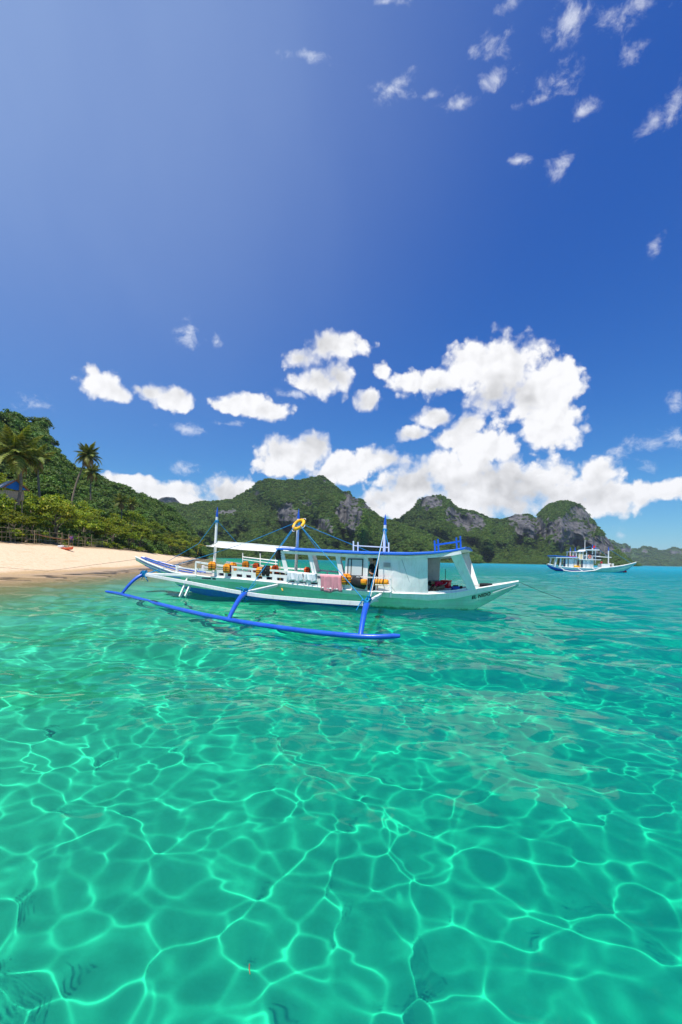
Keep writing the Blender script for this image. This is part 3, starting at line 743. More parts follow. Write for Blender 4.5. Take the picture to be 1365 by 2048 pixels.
for s_ in (-1, 1):
    d = MB(); pts = np.linspace(-4.7, 2.4, 16)
    for u0, u1 in zip(pts[:-1], pts[1:]): d.beam((u0, s_ * (hb(u0) - .06), rz_(u0)), (u1 + .004, s_ * (hb(u1) - .06), rz_(u1)), .06, .075)
    d.build('top_rail', M['white'], boat)
    d = MB(); d.beam((-5.9, s_ * (hb(-5.9) - .05), 1.23), (-3.5, s_ * (hb(-3.5) - .06), 1.06), .045, .05); d.build('stern_rail', M['white'], boat)
    d = MB(); d.beam((-4.7, s_ * (hb(-4.7) - .06), 1.18), (-3.5, s_ * (hb(-3.5) - .06), 1.2), .04, .04); d.build('stern_rail', M['white'], boat)
    for u in (-4.7, -3.55, -2.6, -1.6, -.6, .4, 1.7):
        d = MB(); d.beam((u, s_ * (hb(u) - .065), gun(u) - .05), (u, s_ * (hb(u) - .065), rz_(u) - .03), .06, .06, (1, 0, 0)); d.build('rail_post', M['white'], boat)
    d = MB(); d.beam((-5.9, s_ * (hb(-5.9) - .05), .9), (-5.9, s_ * (hb(-5.9) - .05), 1.30), .11, .11, (1, 0, 0)); d.build('bollard', M['white'], boat, .012)
    for (a, b) in (((-.25, 1.95), (-.0, 1.12)), ((.95, 1.93), (1.22, 1.02)), ((2.10, 1.90), (2.32, .95))):      # leaning roof posts
        d = MB(); d.beam((a[0], s_ * 1.52, a[1]), (b[0], s_ * (hb(b[0]) - .11), b[1]), .055, .17, (1, 0, .3)); d.build('roof_post', M['white'], boat, .01)

# roof: blue edge, white underside and fascia
RX = [-.45, -.3, .8, 2.5, 3.8, 4.8, 5.7, 6.3, 6.72]; RH = [2.09, 2.085, 2.04, 1.985, 1.965, 1.965, 2.02, 2.10, 2.19]
rh = lambda u: float(np.interp(u, RX, RH))
us = np.linspace(-.45, 6.72, 34); rw_ = lambda u: 1.68 - .16 * max(0, (u - 5.2) / 1.5)
d = MB(); d.grid([[(u, -rw_(u), rh(u) - .022), (u, -rw_(u), rh(u) + .030), (u, -.8, rh(u) + .09), (u, 0, rh(u) + .105), (u, .8, rh(u) + .09), (u, rw_(u), rh(u) + .030), (u, rw_(u), rh(u) - .022)] for u in us], False)
for u in (us[0], us[-1]): d.add([(u, -rw_(u), rh(u) - .022), (u, -rw_(u), rh(u) + .030), (u, 0, rh(u) + .105), (u, rw_(u), rh(u) + .030), (u, rw_(u), rh(u) - .022)], [(0, 1, 2, 3, 4)])
d.build('roof', M['blue_roof'], boat)
d = MB(); d.grid([[(u, -rw_(u) + .004, rh(u) - .026), (u, rw_(u) - .004, rh(u) - .026)] for u in us], False); d.build('ceiling', M['white'], boat)
for s_ in (-1, 1):
    d = MB(); pts = np.linspace(-.3, 6.6, 24)
    for u0, u1 in zip(pts[:-1], pts[1:]): d.beam((u0, s_ * 1.53, rh(u0) - .105), (u1 + .003, s_ * 1.53, rh(u1) - .105), .05, .105)
    d.build('roof_beam', M['white'], boat)
for u in np.linspace(.2, 6.2, 7):
    d = MB(); d.beam((u, -1.5, rh(u) - .085), (u, 1.5, rh(u) - .085), .05, .06); d.build('roof_rib', M['white_old'], boat)


def wall_rows(u0, u1, n, zb, zt, y0, y1):
    return [[(u, y0(u), zb(u)), (u, (y0(u) + y1(u)) / 2, (zb(u) + zt(u)) / 2), (u, y1(u), zt(u))] for u in np.linspace(u0, u1, n)]


def panel(name, u0, u1, zb, s_, mat=M['white'], top=.15):
    d = MB()
    yb = lambda u: s_ * (hb(u) - .03); yt = lambda u: s_ * 1.50; zt = lambda u: rh(u) - top
    d.grid(wall_rows(u0, u1, 5, zb, zt, yb, yt), False)
    d.grid(wall_rows(u0, u1, 5, zb, zt, lambda u: yb(u) - s_ * .05, lambda u: yt(u) - s_ * .05), False)
    for u in (u0, u1): d.add([(u, yb(u), zb(u)), (u, yb(u) - s_ * .05, zb(u)), (u, yt(u) - s_ * .05, zt(u)), (u, yt(u), zt(u))], [(0, 1, 2, 3)])
    return d.build(name, mat, boat)


for s_ in (-1, 1):
    panel('window_panel', 2.42, 3.30, lambda u: gun(u) - .02, s_)
    cw = panel('cabin_wall', 3.70, 5.46, lambda u: gun(u) - .12, s_)
    if s_ < 0:
        y_ = lambda z: -(hb(2.85) - .03 + (1.50 - hb(2.85) + .03) * (z - .6) / 1.25) - .012
        fr = MB()
        def ring(u0, u1, z0, z1, t, dy):
            fr.beam((u0, y_(z0) - dy, z0), (u0, y_(z1) - dy, z1), t, .03, (1, 0, 0)); fr.beam((u1, y_(z0) - dy, z0), (u1, y_(z1) - dy, z1), t, .03, (1, 0, 0))
            fr.beam((u0, y_(z0) - dy, z0), (u1, y_(z0) - dy, z0), .03, t); fr.beam((u0, y_(z1) - dy, z1), (u1, y_(z1) - dy, z1), .03, t)
        ring(2.53, 3.10, 1.14, 1.76, .035, 0); fr.beam((2.66, y_(1.14), 1.14), (2.66, y_(1.76), 1.76), .03, .025, (1, 0, 0))
        win = fr.build('window', M['black'], boat)
        d = MB(); d.add([(2.53, y_(1.14) + .004, 1.14), (3.10, y_(1.14) + .004, 1.14), (3.10, y_(1.76) + .004, 1.76), (2.53, y_(1.76) + .004, 1.76)], [(0, 1, 2, 3)]); d.build('pane', M['glass'], win)
        d = MB()
        for q in range(5): d.box((4.02, -1.525, 1.50 + q * .035), (.26, .02, .018))
        d.build('vent_grille', M['grey'], boat)
        for a, b in (((4.55, 1.78), (5.05, .36)), ((3.95, 1.1), (4.55, .34))):
            yy = lambda u, z: -(hb(u) - .03 + (1.50 - hb(u) + .03) * (z - gun(u)) / (1.8 - gun(u))) - .006
            d = MB(); d.tube([(a[0] + (b[0] - a[0]) * t, yy(a[0] + (b[0] - a[0]) * t, a[1] + (b[1] - a[1]) * t), a[1] + (b[1] - a[1]) * t) for t in np.linspace(0, 1, 6)], .007, 5); d.build('strut_shadow_line', M['grey'], boat)  # thin grey tubes drawn in place of the strut's slanting shadow on the wall
        d = MB(); d.box((3.93, -1.72, .62), (.62, .34, .04)); d.box((3.93, -1.70, .86), (.50, .26, .035)); d.build('boarding_step', M['white'], boat, .006)
        d = MB(); d.beam((3.66, -1.60, .40), (3.66, -1.60, 1.14), .05, .05, (1, 0, 0)); d.beam((4.22, -1.72, .42), (4.22, -1.72, 1.10), .05, .05, (1, 0, 0)); d.beam((2.9, -1.66, 1.12), (4.22, -1.74, 1.10), .04, .045); d.build('boarding_rail', M['white'], boat)
    # coaming under the open front and the leaning windscreen pillars
    d = MB(); pts = np.linspace(5.46, 7.1, 8)
    for u0, u1 in zip(pts[:-1], pts[1:]): d.beam((u0, s_ * (hb(u0) - .05), gun(u0) + .05), (u1 + .003, s_ * (hb(u1) - .05), gun(u1) + .05), .05, .12)
    d.build('coaming', M['white'], boat)
    d = MB(); d.add([(6.22, s_ * 1.42, 1.96), (6.60, s_ * 1.42, 2.02), (7.08, s_ * .76, .74), (6.80, s_ * .84, .70), (6.22, s_ * 1.34, 1.96), (6.60, s_ * 1.34, 2.02), (7.08, s_ * .68, .74), (6.80, s_ * .76, .70)],
                    [(0, 1, 2, 3), (7, 6, 5, 4), (0, 3, 7, 4), (1, 5, 6, 2), (0, 4, 5, 1), (3, 2, 6, 7)]); d.build('windscreen_pillar', M['white'], boat, .012)
d = MB(); d.box((3.72, 0, 1.15), (.05, 2.9, 1.3)); d.build('bulkhead', M['white_old'], boat)
d = MB(); d.box((.6, 0, .78), (2.6, .9, .5)); d.build('engine_box', M['white_old'], boat, .02)
d = MB(); d.box((6.95, 0, .73), (.12, 1.35, .1)); d.build('front_beam', M['white'], boat)
d = MB(); d.grid([[(u, s_ * hb(u) * .9, gun(u) + .03) for s_ in (-1, 0, 1)] for u in np.linspace(7.1, 8.42, 8)]); d.build('foredeck', M['white_old'], boat)
d = MB()
for k in range(5): d.torus((7.35, -.1, .84 + k * .03), .2 + .02 * (k % 2), .018, None, 20, 5)
d.build('coiled_line', M['rope_dark'], boat)
d = MB(); d.tube([bl(958, 1199, .62), bl(955, 1206, .5), bl(949, 1215, .35), bl(942, 1221, .2)], .022, 6); d.build('bow_line', M['rope_dark'], boat)
d = MB(); d.tube([(8.42, 0, 1.08), (9.2, .1, .75), (9.9, .2, .50)], .007, 5); d.build('anchor_line', M['rope_dark'], boat)

# lettering on the bow
cu = bpy.data.curves.new('bow_lettering', 'FONT'); cu.body = 'EL NIDO'; cu.size = .15; cu.extrude = .004; cu.offset = .006; cu.shear = .12; cu.space_character = 1.08
cu.align_x = 'CENTER'; cu.align_y = 'CENTER'; cu.materials.append(M['letter'])
tmp_ = bpy.data.objects.new('bow_lettering', cu); COL.objects.link(tmp_); tme = bpy.data.meshes.new_from_object(tmp_.evaluated_get(bpy.context.evaluated_depsgraph_get())); bpy.data.objects.remove(tmp_)
tx = link('bow_lettering', tme, boat); um = 7.22
for v_ in tme.vertices:                                # wrap the letters on to the curved planking
    lx, ly = v_.co.x, v_.co.y; u = um + lx; bz = float(np.interp(u, SU, SB)); z = bz - .105 + ly
    v_.co = (u, -(hb(u) * (.965 - .035 * (bz - z) / max(.05, .35 * (bz - float(np.interp(u, SU, SBL))))) + .006 + v_.co.z), z)

# masts with blue tips
for (x0, z0, x1, z1, zt) in ((-4.59, .85, -4.46, 4.02, 3.56), (-.40, .8, -.31, 3.85, 3.42), (3.47, .5, 3.50, 3.55, 3.13)):
    k = (zt - z0) / (z1 - z0); xm = x0 + (x1 - x0) * k
    d = MB(); d.tube([(x0, 0, z0), (xm, 0, zt)], [.068, .057], 10); ms = d.build('mast', M['white'], boat)
    d = MB(); d.tube([(xm, 0, zt), (xm + (x1 - xm) * .3, 0, zt + (z1 - zt) * .3), (x1, 0, z1)], [.058, .050, .010], 10); d.build('mast_tip', M['blue'], ms)
    d = MB()
    for q in range(4): d.torus((xm, 0, zt - .16 - .03 * q), .078, .014, None, 12, 5)
    d.build('rope_wrap', M['rope'], ms)

# awning over the stern
mt = bpy.data.materials.new('awning_cloth'); mt.use_nodes = True; N = Nodes(mt.node_tree); o_ = N.n('ShaderNodeOutputMaterial')
a_, b_, c_ = N.n('ShaderNodeBsdfDiffuse'), N.n('ShaderNodeBsdfTranslucent'), N.n('ShaderNodeMixShader')
a_.inputs[0].default_value = (.82, .82, .80, 1); b_.inputs[0].default_value = (.85, .85, .80, 1); c_.inputs[0].default_value = .75
N.l(a_.outputs[0], c_.inputs[1]); N.l(b_.outputs[0], c_.inputs[2]); N.l(c_.outputs[0], o_.inputs[0])
nr = [Vector(bl(437, 1083, 1.3)), Vector(bl(500, 1087.5, 1.3)), Vector(bl(591, 1095.5, 1.3))]
fr_ = [Vector(bl(413, 1092, -1.1)), Vector(bl(480, 1099, -1.1)), Vector(bl(558, 1104, -1.1))]
rows = []
for i in range(13):
    t = i / 12 * 2; j = min(int(t), 1); t -= j; a, b = nr[j].lerp(nr[j + 1], t), fr_[j].lerp(fr_[j + 1], t)
    rows.append([a.lerp(b, q / 8) + Vector((0, 0, -.10 * math.sin(math.pi * q / 8) * (.6 + .4 * math.sin(i * 1.1)))) for q in range(9)])
d = MB(); d.grid(rows); d.build('awning', mt, boat)
d = MB(); d.tube([r_[0] for r_ in rows], .022, 6); d.tube([r_[-1] for r_ in rows], .022, 6); d.tube(rows[0], .02, 6); d.build('awning_hem', M['tarp'], boat)
d = MB(); d.tube([rows[0][-1], bl(398, 1088, -.6)], .012, 5); d.tube([bl(398, 1088, -.6), bl(396, 1108, -.5)], .012, 5); d.build('awning_tie', M['rope_tan'], boat)
for px in (486, 521, 552):                             # slim far-side stanchions
    d = MB(); p0, p1 = bl(px, 1150, -1.5), bl(px, 1106 + (px - 486) * .03, -1.5); d.tube([p0, p1], .025, 6); d.build('stanchion', M['white'], boat)
d = MB(); d.tube([bl(486, 1114, -1.5), bl(556, 1122, -1.5)], .028, 6); d.tube([bl(486, 1119, -1.5), bl(556, 1128, -1.5)], .02, 6); d.build('far_rail', M['white'], boat)

# roof racks
d = MB(); P = lambda x, y: bl(x, y, .9)
for px, a, b in ((707.5, 1082, 1106), (716.5, 1084, 1106), (778, 1085, 1111)): d.beam(P(px, a), P(px, b), .045, .045, (1, 0, 0))
d.beam(P(707, 1091), P(778, 1095), .04, .04); d.beam(P(709, 1104), P(766, 1108), .035, .035); d.build('roof_rack', M['white'], boat)
d = MB()
for px, a, b in ((869.5, 1081, 1106), (876.5, 1078, 1106), (913, 1075, 1101), (921, 1072, 1100)): d.beam(P(px, a), P(px + 1.5, b), .05, .05, (1, 0, 0))
d.beam(P(870, 1090), P(878, 1089), .045, .05); d.beam(P(877, 1089), P(913, 1084), .045, .06); d.beam(P(913, 1084), P(923, 1082), .045, .05); d.build('roof_rack', M['blue_roof'], boat)


# outriggers
def curve(pts, n=8):
    P_ = [Vector(p) for p in pts]; P_ = [P_[0] * 2 - P_[1]] + P_ + [P_[-1] * 2 - P_[-2]]; out = []
    for i in range(1, len(P_) - 2):
        for k in range(n):
            t = k / n; a, b, c, d_ = P_[i - 1:i + 3]
            out.append(.5 * ((2 * b) + (c - a) * t + (2 * a - 5 * b + 4 * c - d_) * t * t + (3 * b - a - 3 * c + d_) * t ** 3))
    return out + [P_[-2]]


NEAR_F = [on_level(212, 1183, .10), on_level(243, 1189, .06), on_level(350, 1217, .05), on_level(457, 1240, .05), on_level(590, 1260, .05), on_level(721, 1273, .05), on_level(800, 1272, .08)]
NEAR_F = [to_boat(p) for p in NEAR_F]
ARMS = [(to_boat(at(288, 1149, 19.6)), NEAR_F[1]), (to_boat(at(492, 1187, 13.4)), NEAR_F[3]), (to_boat(at(735, 1208, 11.0)), NEAR_F[5])]
FEET = [(-4.55, -1.25, .90), (-.4, -1.58, .66), (3.82, -1.5, .50)]
for far in (0, 1):
    T_ = (lambda p: Vector((p[0] - .9, -p[1] * .62 + .4, p[2]))) if far else (lambda p: Vector(p))
    fl = curve([T_(p) for p in (NEAR_F[2:] if far else NEAR_F)], 6)
    d = MB(); d.tube(fl, [.04] + [.060] * (len(fl) - 2) + [.045], 8); d.build('float', M['blue'], boat)
    d = MB(); d.tube([p + Vector((.02, .15, -.015)) for p in fl[1:-2]], .055, 8); d.build('float_pole', M['blue'], boat)
    tops = []
    for i, (a, b) in enumerate(ARMS):
        if far and i == 0: b = NEAR_F[2]; a = tuple(np.array(ARMS[0][0]) + np.array([2.5, -.9, 0]))
        a, b = T_(a), T_(b); tops.append(a); f = Vector(FEET[i]) if not far else Vector((FEET[i][0], -FEET[i][1], FEET[i][2]))
        out_ = (a - f).normalized(); c = a + out_ * .05 + (b - a) * .36 + Vector((0, 0, .22))
        q = [a - out_ * .25] + [a * (1 - t) ** 2 + c * 2 * t * (1 - t) + b * t * t for t in np.linspace(0, 1, 10)]
        d = MB(); d.tube(q, [.055, .078] + [.078 - .02 * t for t in np.linspace(0, 1, 9)], 8); d.build('outrigger_arm', M['blue'], boat)
        d = MB(); d.beam(f, a + out_ * .12 + Vector((0, 0, .02)), .10, .11); d.build('boom', M['white'], boat, .015)
        d = MB(); rr = random.Random(i * 5 + far)                       # rope lashing at the joint
        for k in range(9): d.torus(a + out_ * (rr.uniform(-.10, .10)) + Vector((0, 0, rr.uniform(-.07, .07))), .105 + rr.uniform(-.01, .025), .02, Matrix.Rotation(rr.uniform(-.7, .7), 3, 'X') @ Matrix.Rotation(math.pi / 2 + rr.uniform(-.6, .6), 3, 'Y'), 14, 5)
        for k in range(4): d.tube([a, a + Vector((rr.uniform(-.16, .16), rr.uniform(-.12, .05), .12)), a + Vector((rr.uniform(-.3, .3), -.1, rr.uniform(-.25, .3)))], .016, 5)
        d.build('rope_lashing', M['rope'], boat)
    d = MB(); tp = curve([tops[0] + Vector((.05, .02, -.01)), tops[1].lerp(tops[0], .52) + Vector((0, 0, .01)), tops[1], tops[2].lerp(tops[1], .5) + Vector((0, 0, -.03)), tops[2]], 5)
    for p0, p1 in zip(tp[:-1], tp[1:]): d.beam(p0, p1 + (p1 - p0).normalized() * .004, .075, .10)
    d.build('long_beam', M['white'], boat)
for a, b in (((375, 1159), (360, 1194)), ((384, 1163), (371, 1193))):
    d = MB(); d.beam(to_boat(at(a[0], a[1], 19.9)), to_boat(at(b[0], b[1], 19.3)), .05, .13); d.build('stern_strut', M['white'], boat)

# stays and lines
def rope(a, b, sag=.0, r_=.012, mat='rope', name='stay'):
    a, b = Vector(a), Vector(b); d = MB(); d.tube([a.lerp(b, t) + Vector((0, 0, -sag * 4 * t * (1 - t))) for t in np.linspace(0, 1, 9)], r_, 5); return d.build(name, M[mat], boat)


A0, A1, A2 = (Vector(a) for a, _ in ARMS)
m1t, m2t, m3t = Vector((-4.47, -.05, 3.42)), Vector((-.33, -.08, 3.28)), Vector((3.5, -.05, 3.0))
k1 = Vector(bl(398, 1087, .5)); rope(m1t, k1); rope(k1, bl(334, 1124, .6)); rope(bl(334, 1124, .6), (-8.7, -.2, 1.5)); rope(k1, bl(396, 1108, .4), 0, .010, 'rope_tan')
rope(m2t, bl(500, 1083, .9)); rope(bl(500, 1083, .9), bl(411, 1112, 1.2)); rope(bl(411, 1112, 1.2), A0)
rope(A0, bl(312, 1141, 1.5), 0, .02); rope(A0, bl(318, 1139, 1.2), .03, .016)
rope(m2t, A1, .0); rope(m2t + Vector((.03, 0, -.04)), bl(563, 1092, 1.2)); rope(m2t, A2); rope(m2t, (2.6, 1.5, 2.02)); rope(m2t, (.4, .5, 2.12))
rope(m2t, (-2.3, 3.9, .75)); rope(m3t, A2); rope(m3t, A2 + Vector((.05, 0, .02)), .0, .010, 'white_old'); rope(m3t, (3.95, -.9, 2.0)); rope(m1t, (-4.0, 1.3, 2.2))
rope(A1, bl(512, 1168, 2.0), .0, .016); rope(A0, A0 + Vector((.25, 0, -.30)), 0, .02); rope(bl(560, 1120, 1.55), bl(561, 1168, 1.6), 0, .012, 'rope_tan'); rope(bl(564, 1177, 1.7), bl(566, 1182, 1.8), 0, .03, 'rope_tan')
rope((-9.0, 0, 1.55), to_boat(at(95, 1142, 28.5)), .0, .008, 'rope_dark', 'mooring_line'); rope(to_boat(at(95, 1142, 28.5)), to_boat(at(-60, 1130, 33)), .0, .008, 'rope_dark', 'mooring_line')


# ------------------------------------------------------------------ things carried on the boat (each a thing of its own)
def aboard(name, p, label, cat, group=None, rz=0.0):
    e = empty(name, to_world(p), BYAW + rz); tag(e, label, cat, group); return e


def pad(c, d, R=None):
    m = MB(); bx = MB().box((0, 0, 0), (1, 1, 1)); me_ = bpy.data.meshes.new('pad'); me_.from_pydata(bx.v, [], bx.f)
    bm = bmesh.new(); bm.from_mesh(me_); bmesh.ops.subdivide_edges(bm, edges=bm.edges[:], cuts=2, use_grid_fill=True)
    vs = []
    for v in bm.verts:
        p = v.co; n_ = Vector(p).normalized() * .62; q = p.lerp(n_, .42); q = Vector((q.x * d[0], q.y * d[1], q.z * d[2])); vs.append((R @ q if R is not None else q) + Vector(c))
    fs = [tuple(v.index for v in f.verts) for f in bm.faces]; bm.free(); bpy.data.meshes.remove(me_)
    return vs, fs


def life_vest(p, label, main, trim, rz=0, s=1.0, lean=0.0):
    e = aboard('life_vest', p, label, 'life vest', 'life vests hung along the boat rails', rz); s *= .8; e.scale = (s, s * .85, s); e.rotation_euler = (lean, 0, e.rotation_euler[2])
    for sx in (-1, 1):
        d = MB(); d.add(*pad((sx * .13, -.09, 0), (.23, .13, .46)), True); d.build('front_pad', M[main], e)
    d = MB(); d.add(*pad((0, .08, .02), (.44, .12, .50)), True); d.build('back_pad', M[trim], e)
    d = MB(); d.add(*pad((0, .0, .26), (.34, .2, .12)), True); d.build('collar', M[main], e)
    for z in (-.13, .0, .12):
        d = MB(); d.box((0, -.158, z), (.47, .012, .032)); d.box((.04, -.168, z), (.06, .014, .05)); d.build('strap', M['black'], e)
    return e


VEST = [
    (425, 1133, 1.45, 'orange', 'black', 'bright orange life vest hung on the aft rail beside the first mast', .2, .8),
    (455, 1138, 1.5, 'orange', 'black', 'orange life vest with black straps right of the first mast', -.2, .85),
    (467, 1134, 1.0, 'orange', 'orange', 'plain orange life vest slumped behind the strapped one near the stern', .6, .75),
    (492, 1131, -1.1, 'orange', 'black', 'orange life vest on the far rail under the awning', .1, .8),
    (513, 1135, -1.0, 'red_orange', 'black', 'red orange life vest on the far rail under the awning', -.3, .85),
    (521, 1145, 1.5, 'orange', 'orange', 'orange life vest hung upright left of the black one', .4, .85),
    (534, 1143, 1.5, 'black', 'orange', 'mostly black life vest with orange back beside the white towels', -.1, .95),
    (551, 1139, -.9, 'red_orange', 'black', 'red life vest lying inside beneath the hanging black vest', .5, .8),
    (615, 1142, -1.2, 'red_orange', 'black', 'small red and black life vest on the far rail between the roof posts', .0, .7),
    (693, 1160, 1.62, 'orange', 'black', 'orange and black life vest hung between the pink towel and the bag', .5, .9),
    (560, 1111, 1.5, 'black', 'black', 'black life vest hanging high from the front corner of the roof', .9, .9),
]
for px, py, v, a, b, lab, rz, s in VEST: life_vest(bl(px, py, v), lab, a, b, rz, s)
vb = aboard('duffel_bag', bl(718, 1166, 1.66), 'black duffel bag with orange corner below the cabin window', 'bag')
d = MB(); d.add(*pad((0, 0, 0), (.56, .3, .34), Matrix.Rotation(.25, 3, 'Y')), True); d.build('bag_body', M['black'], vb)
d = MB(); d.add(*pad((.22, -.06, .05), (.2, .22, .2)), True); d.build('end_pocket', M['orange'], vb)
d = MB(); d.torus((-.02, -.08, .12), .14, .012, Matrix.Rotation(math.pi / 2, 3, 'X'), 12, 5, (0, .5)); d.build('handle', M['black'], vb)
vm = aboard('rolled_mat', bl(762, 1165, 1.72), 'rolled orange mat tied with black straps outside the cabin wall', 'mat')
d = MB(); d.tube([(-.27, 0, 0), (-.25, 0, 0), (.25, 0, 0), (.27, 0, 0)], [.09, .12, .12, .09], 14); d.build('mat_roll', M['orange'], vm)
for x in (-.2, -.1, 0, .1): d = MB(); d.tube([(x - .012, 0, 0), (x + .012, 0, 0)], .126, 14); d.build('strap', M['black'], vm)


def towel(name, label, px0, px1, ytop, ybot, mat, v=1.66, seed=0, n=26):
    a, b = Vector(bl(px0, ytop[0], v)), Vector(bl(px1, ytop[1], v)); c, d_ = Vector(bl(px0 + 1, ybot[0], v)), Vector(bl(px1, ybot[1], v)); rows = []; rr = np.random.default_rng(seed); ph = rr.uniform(0, 6, 4)
    o0 = Vector(a)
    for i in range(n + 1):
        t = i / n; top, bot = a.lerp(b, t), c.lerp(d_, t); row = []
        fold = .030 * math.sin(t * 19 + ph[0]) + .022 * math.sin(t * 37 + ph[1]); bot = bot + Vector((0, 0, .035 * math.sin(t * 9 + ph[2])))
        for q in (-.35, -.12):                          # the part hanging inside the rail
            row.append(top + Vector((0, .11 + fold * .4, q)) - o0)
        row.append(top + Vector((0, .055, .012)) - o0)
        for k in range(8):
            s_ = k / 7; row.append(top.lerp(bot, s_) + Vector((.02 * math.sin(s_ * 3 + t * 11), -fold * (.2 + s_ * 1.1) - .035, .012 * (1 - s_))) - o0)
        rows.append(row)
    m = MB(); m.grid(rows); o = m.build(name, M[mat], None); o.location = to_world(o0); o.rotation_euler = (0, 0, BYAW)
    so_ = o.modifiers.new('thickness', 'SOLIDIFY'); so_.thickness = .008
    return tag(o, label, 'towel', 'towels drying over the rail')


towel('towel', 'pink towel draped over the rail left of the black bag', 641, 684, (1149.5, 1152), (1184, 1184), 'pink', 1.66, 1)
towel('towel', 'wide white towel draped over the rail left of a narrower white one', 575, 607, (1143, 1147), (1162, 1162), 'white_cloth', 1.66, 2)
towel('towel', 'narrow white towel draped between the wide white and the pink towel', 608, 634, (1147, 1148), (1163, 1163), 'white_cloth', 1.66, 3)

lr = aboard('life_ring', to_boat(at(598, 1049, 18.75)), 'yellow life ring hung round the top of the middle mast', 'life ring')
RT = Matrix.Rotation(math.radians(-20), 3, 'Y') @ Matrix.Rotation(math.radians(48), 3, 'X')
d = MB(); d.torus((0, 0, 0), .245, .068, RT, 28, 10); d.build('foam_ring', M['yellow'], lr)
d = MB()
for k in range(4): d.torus(RT @ Vector((.25 * math.cos(k * 1.57 + .78), .25 * math.sin(k * 1.57 + .78), -.02)), .13, .010, RT, 12, 5, (k / 4 - .14 + .125, k / 4 + .14 + .125))
d.build('grab_rope', M['white_cloth'], lr)

cl = aboard('cool_box', bl(892.5, 1177, .35), 'red cool box standing in the open bow next to the blue drum', 'cool box', None, -.25)
d = MB(); d.box((0, 0, .13), (.30, .26, .26), None, 1.06); d.build('body', M['red_plastic'], cl, .02)
d = MB(); d.box((0, 0, .285), (.34, .30, .05)); d.build('lid', M['red_plastic'], cl, .015)
d = MB(); d.torus((0, -.15, .24), .09, .012, Matrix.Rotation(1.2, 3, 'X'), 12, 5, (.5, 1)); d.build('handle', M['light_grey'], cl)
fb = aboard('foam_box', bl(894, 1187.5, .35), 'pale grey foam box under the red cool box', 'box')
d = MB(); d.box((0, 0, .09), (.34, .3, .18)); d.build('body', M['light_grey'], fb, .015)
d = MB(); d.box((0, 0, .20), (.36, .32, .035)); d.build('lid', M['light_grey'], fb, .01)
bd = aboard('plastic_drum', bl(911.5, 1186.5, .3), 'blue plastic drum with black lid in the open bow', 'drum')
d = MB(); d.tube([(0, 0, 0), (0, 0, .02), (0, 0, .12), (0, 0, .13), (0, 0, .23), (0, 0, .26)], [.15, .165, .165, .172, .165, .14], 18); d.build('body', M['blue_plastic'], bd)
d = MB(); d.tube([(0, 0, .26), (0, 0, .30)], [.11, .09], 14); d.build('lid', M['black'], bd)
d = MB(); d.box((.19, .05, .14), (.1, .2, .27)); d.build('side_pouch', M['black'], bd, .02)
gp = MB(); a = bl(862, 1158, -.2); gp.box((a[0] + .32, a[1], a[2] - .12), (.72, .5, .16)); gp.box((a[0] + .32, a[1], a[2] - .24), (.6, .4, .10)); gp.beam((a[0] + .05, a[1], a[2] - .2), (a[0] + .05, a[1], .5), .05, .05, (1, 0, 0)); gp.beam((a[0] + .6, a[1], a[2] - .2), (a[0] + .6, a[1], .5), .05, .05, (1, 0, 0)); gp.build('helm_console', M['grey'], boat, .02)
d = MB(); d.tube([bl(891, 1162, -.2), bl(891.5, 1138, -.2)], .012, 5); d.build('aerial', M['black'], boat)


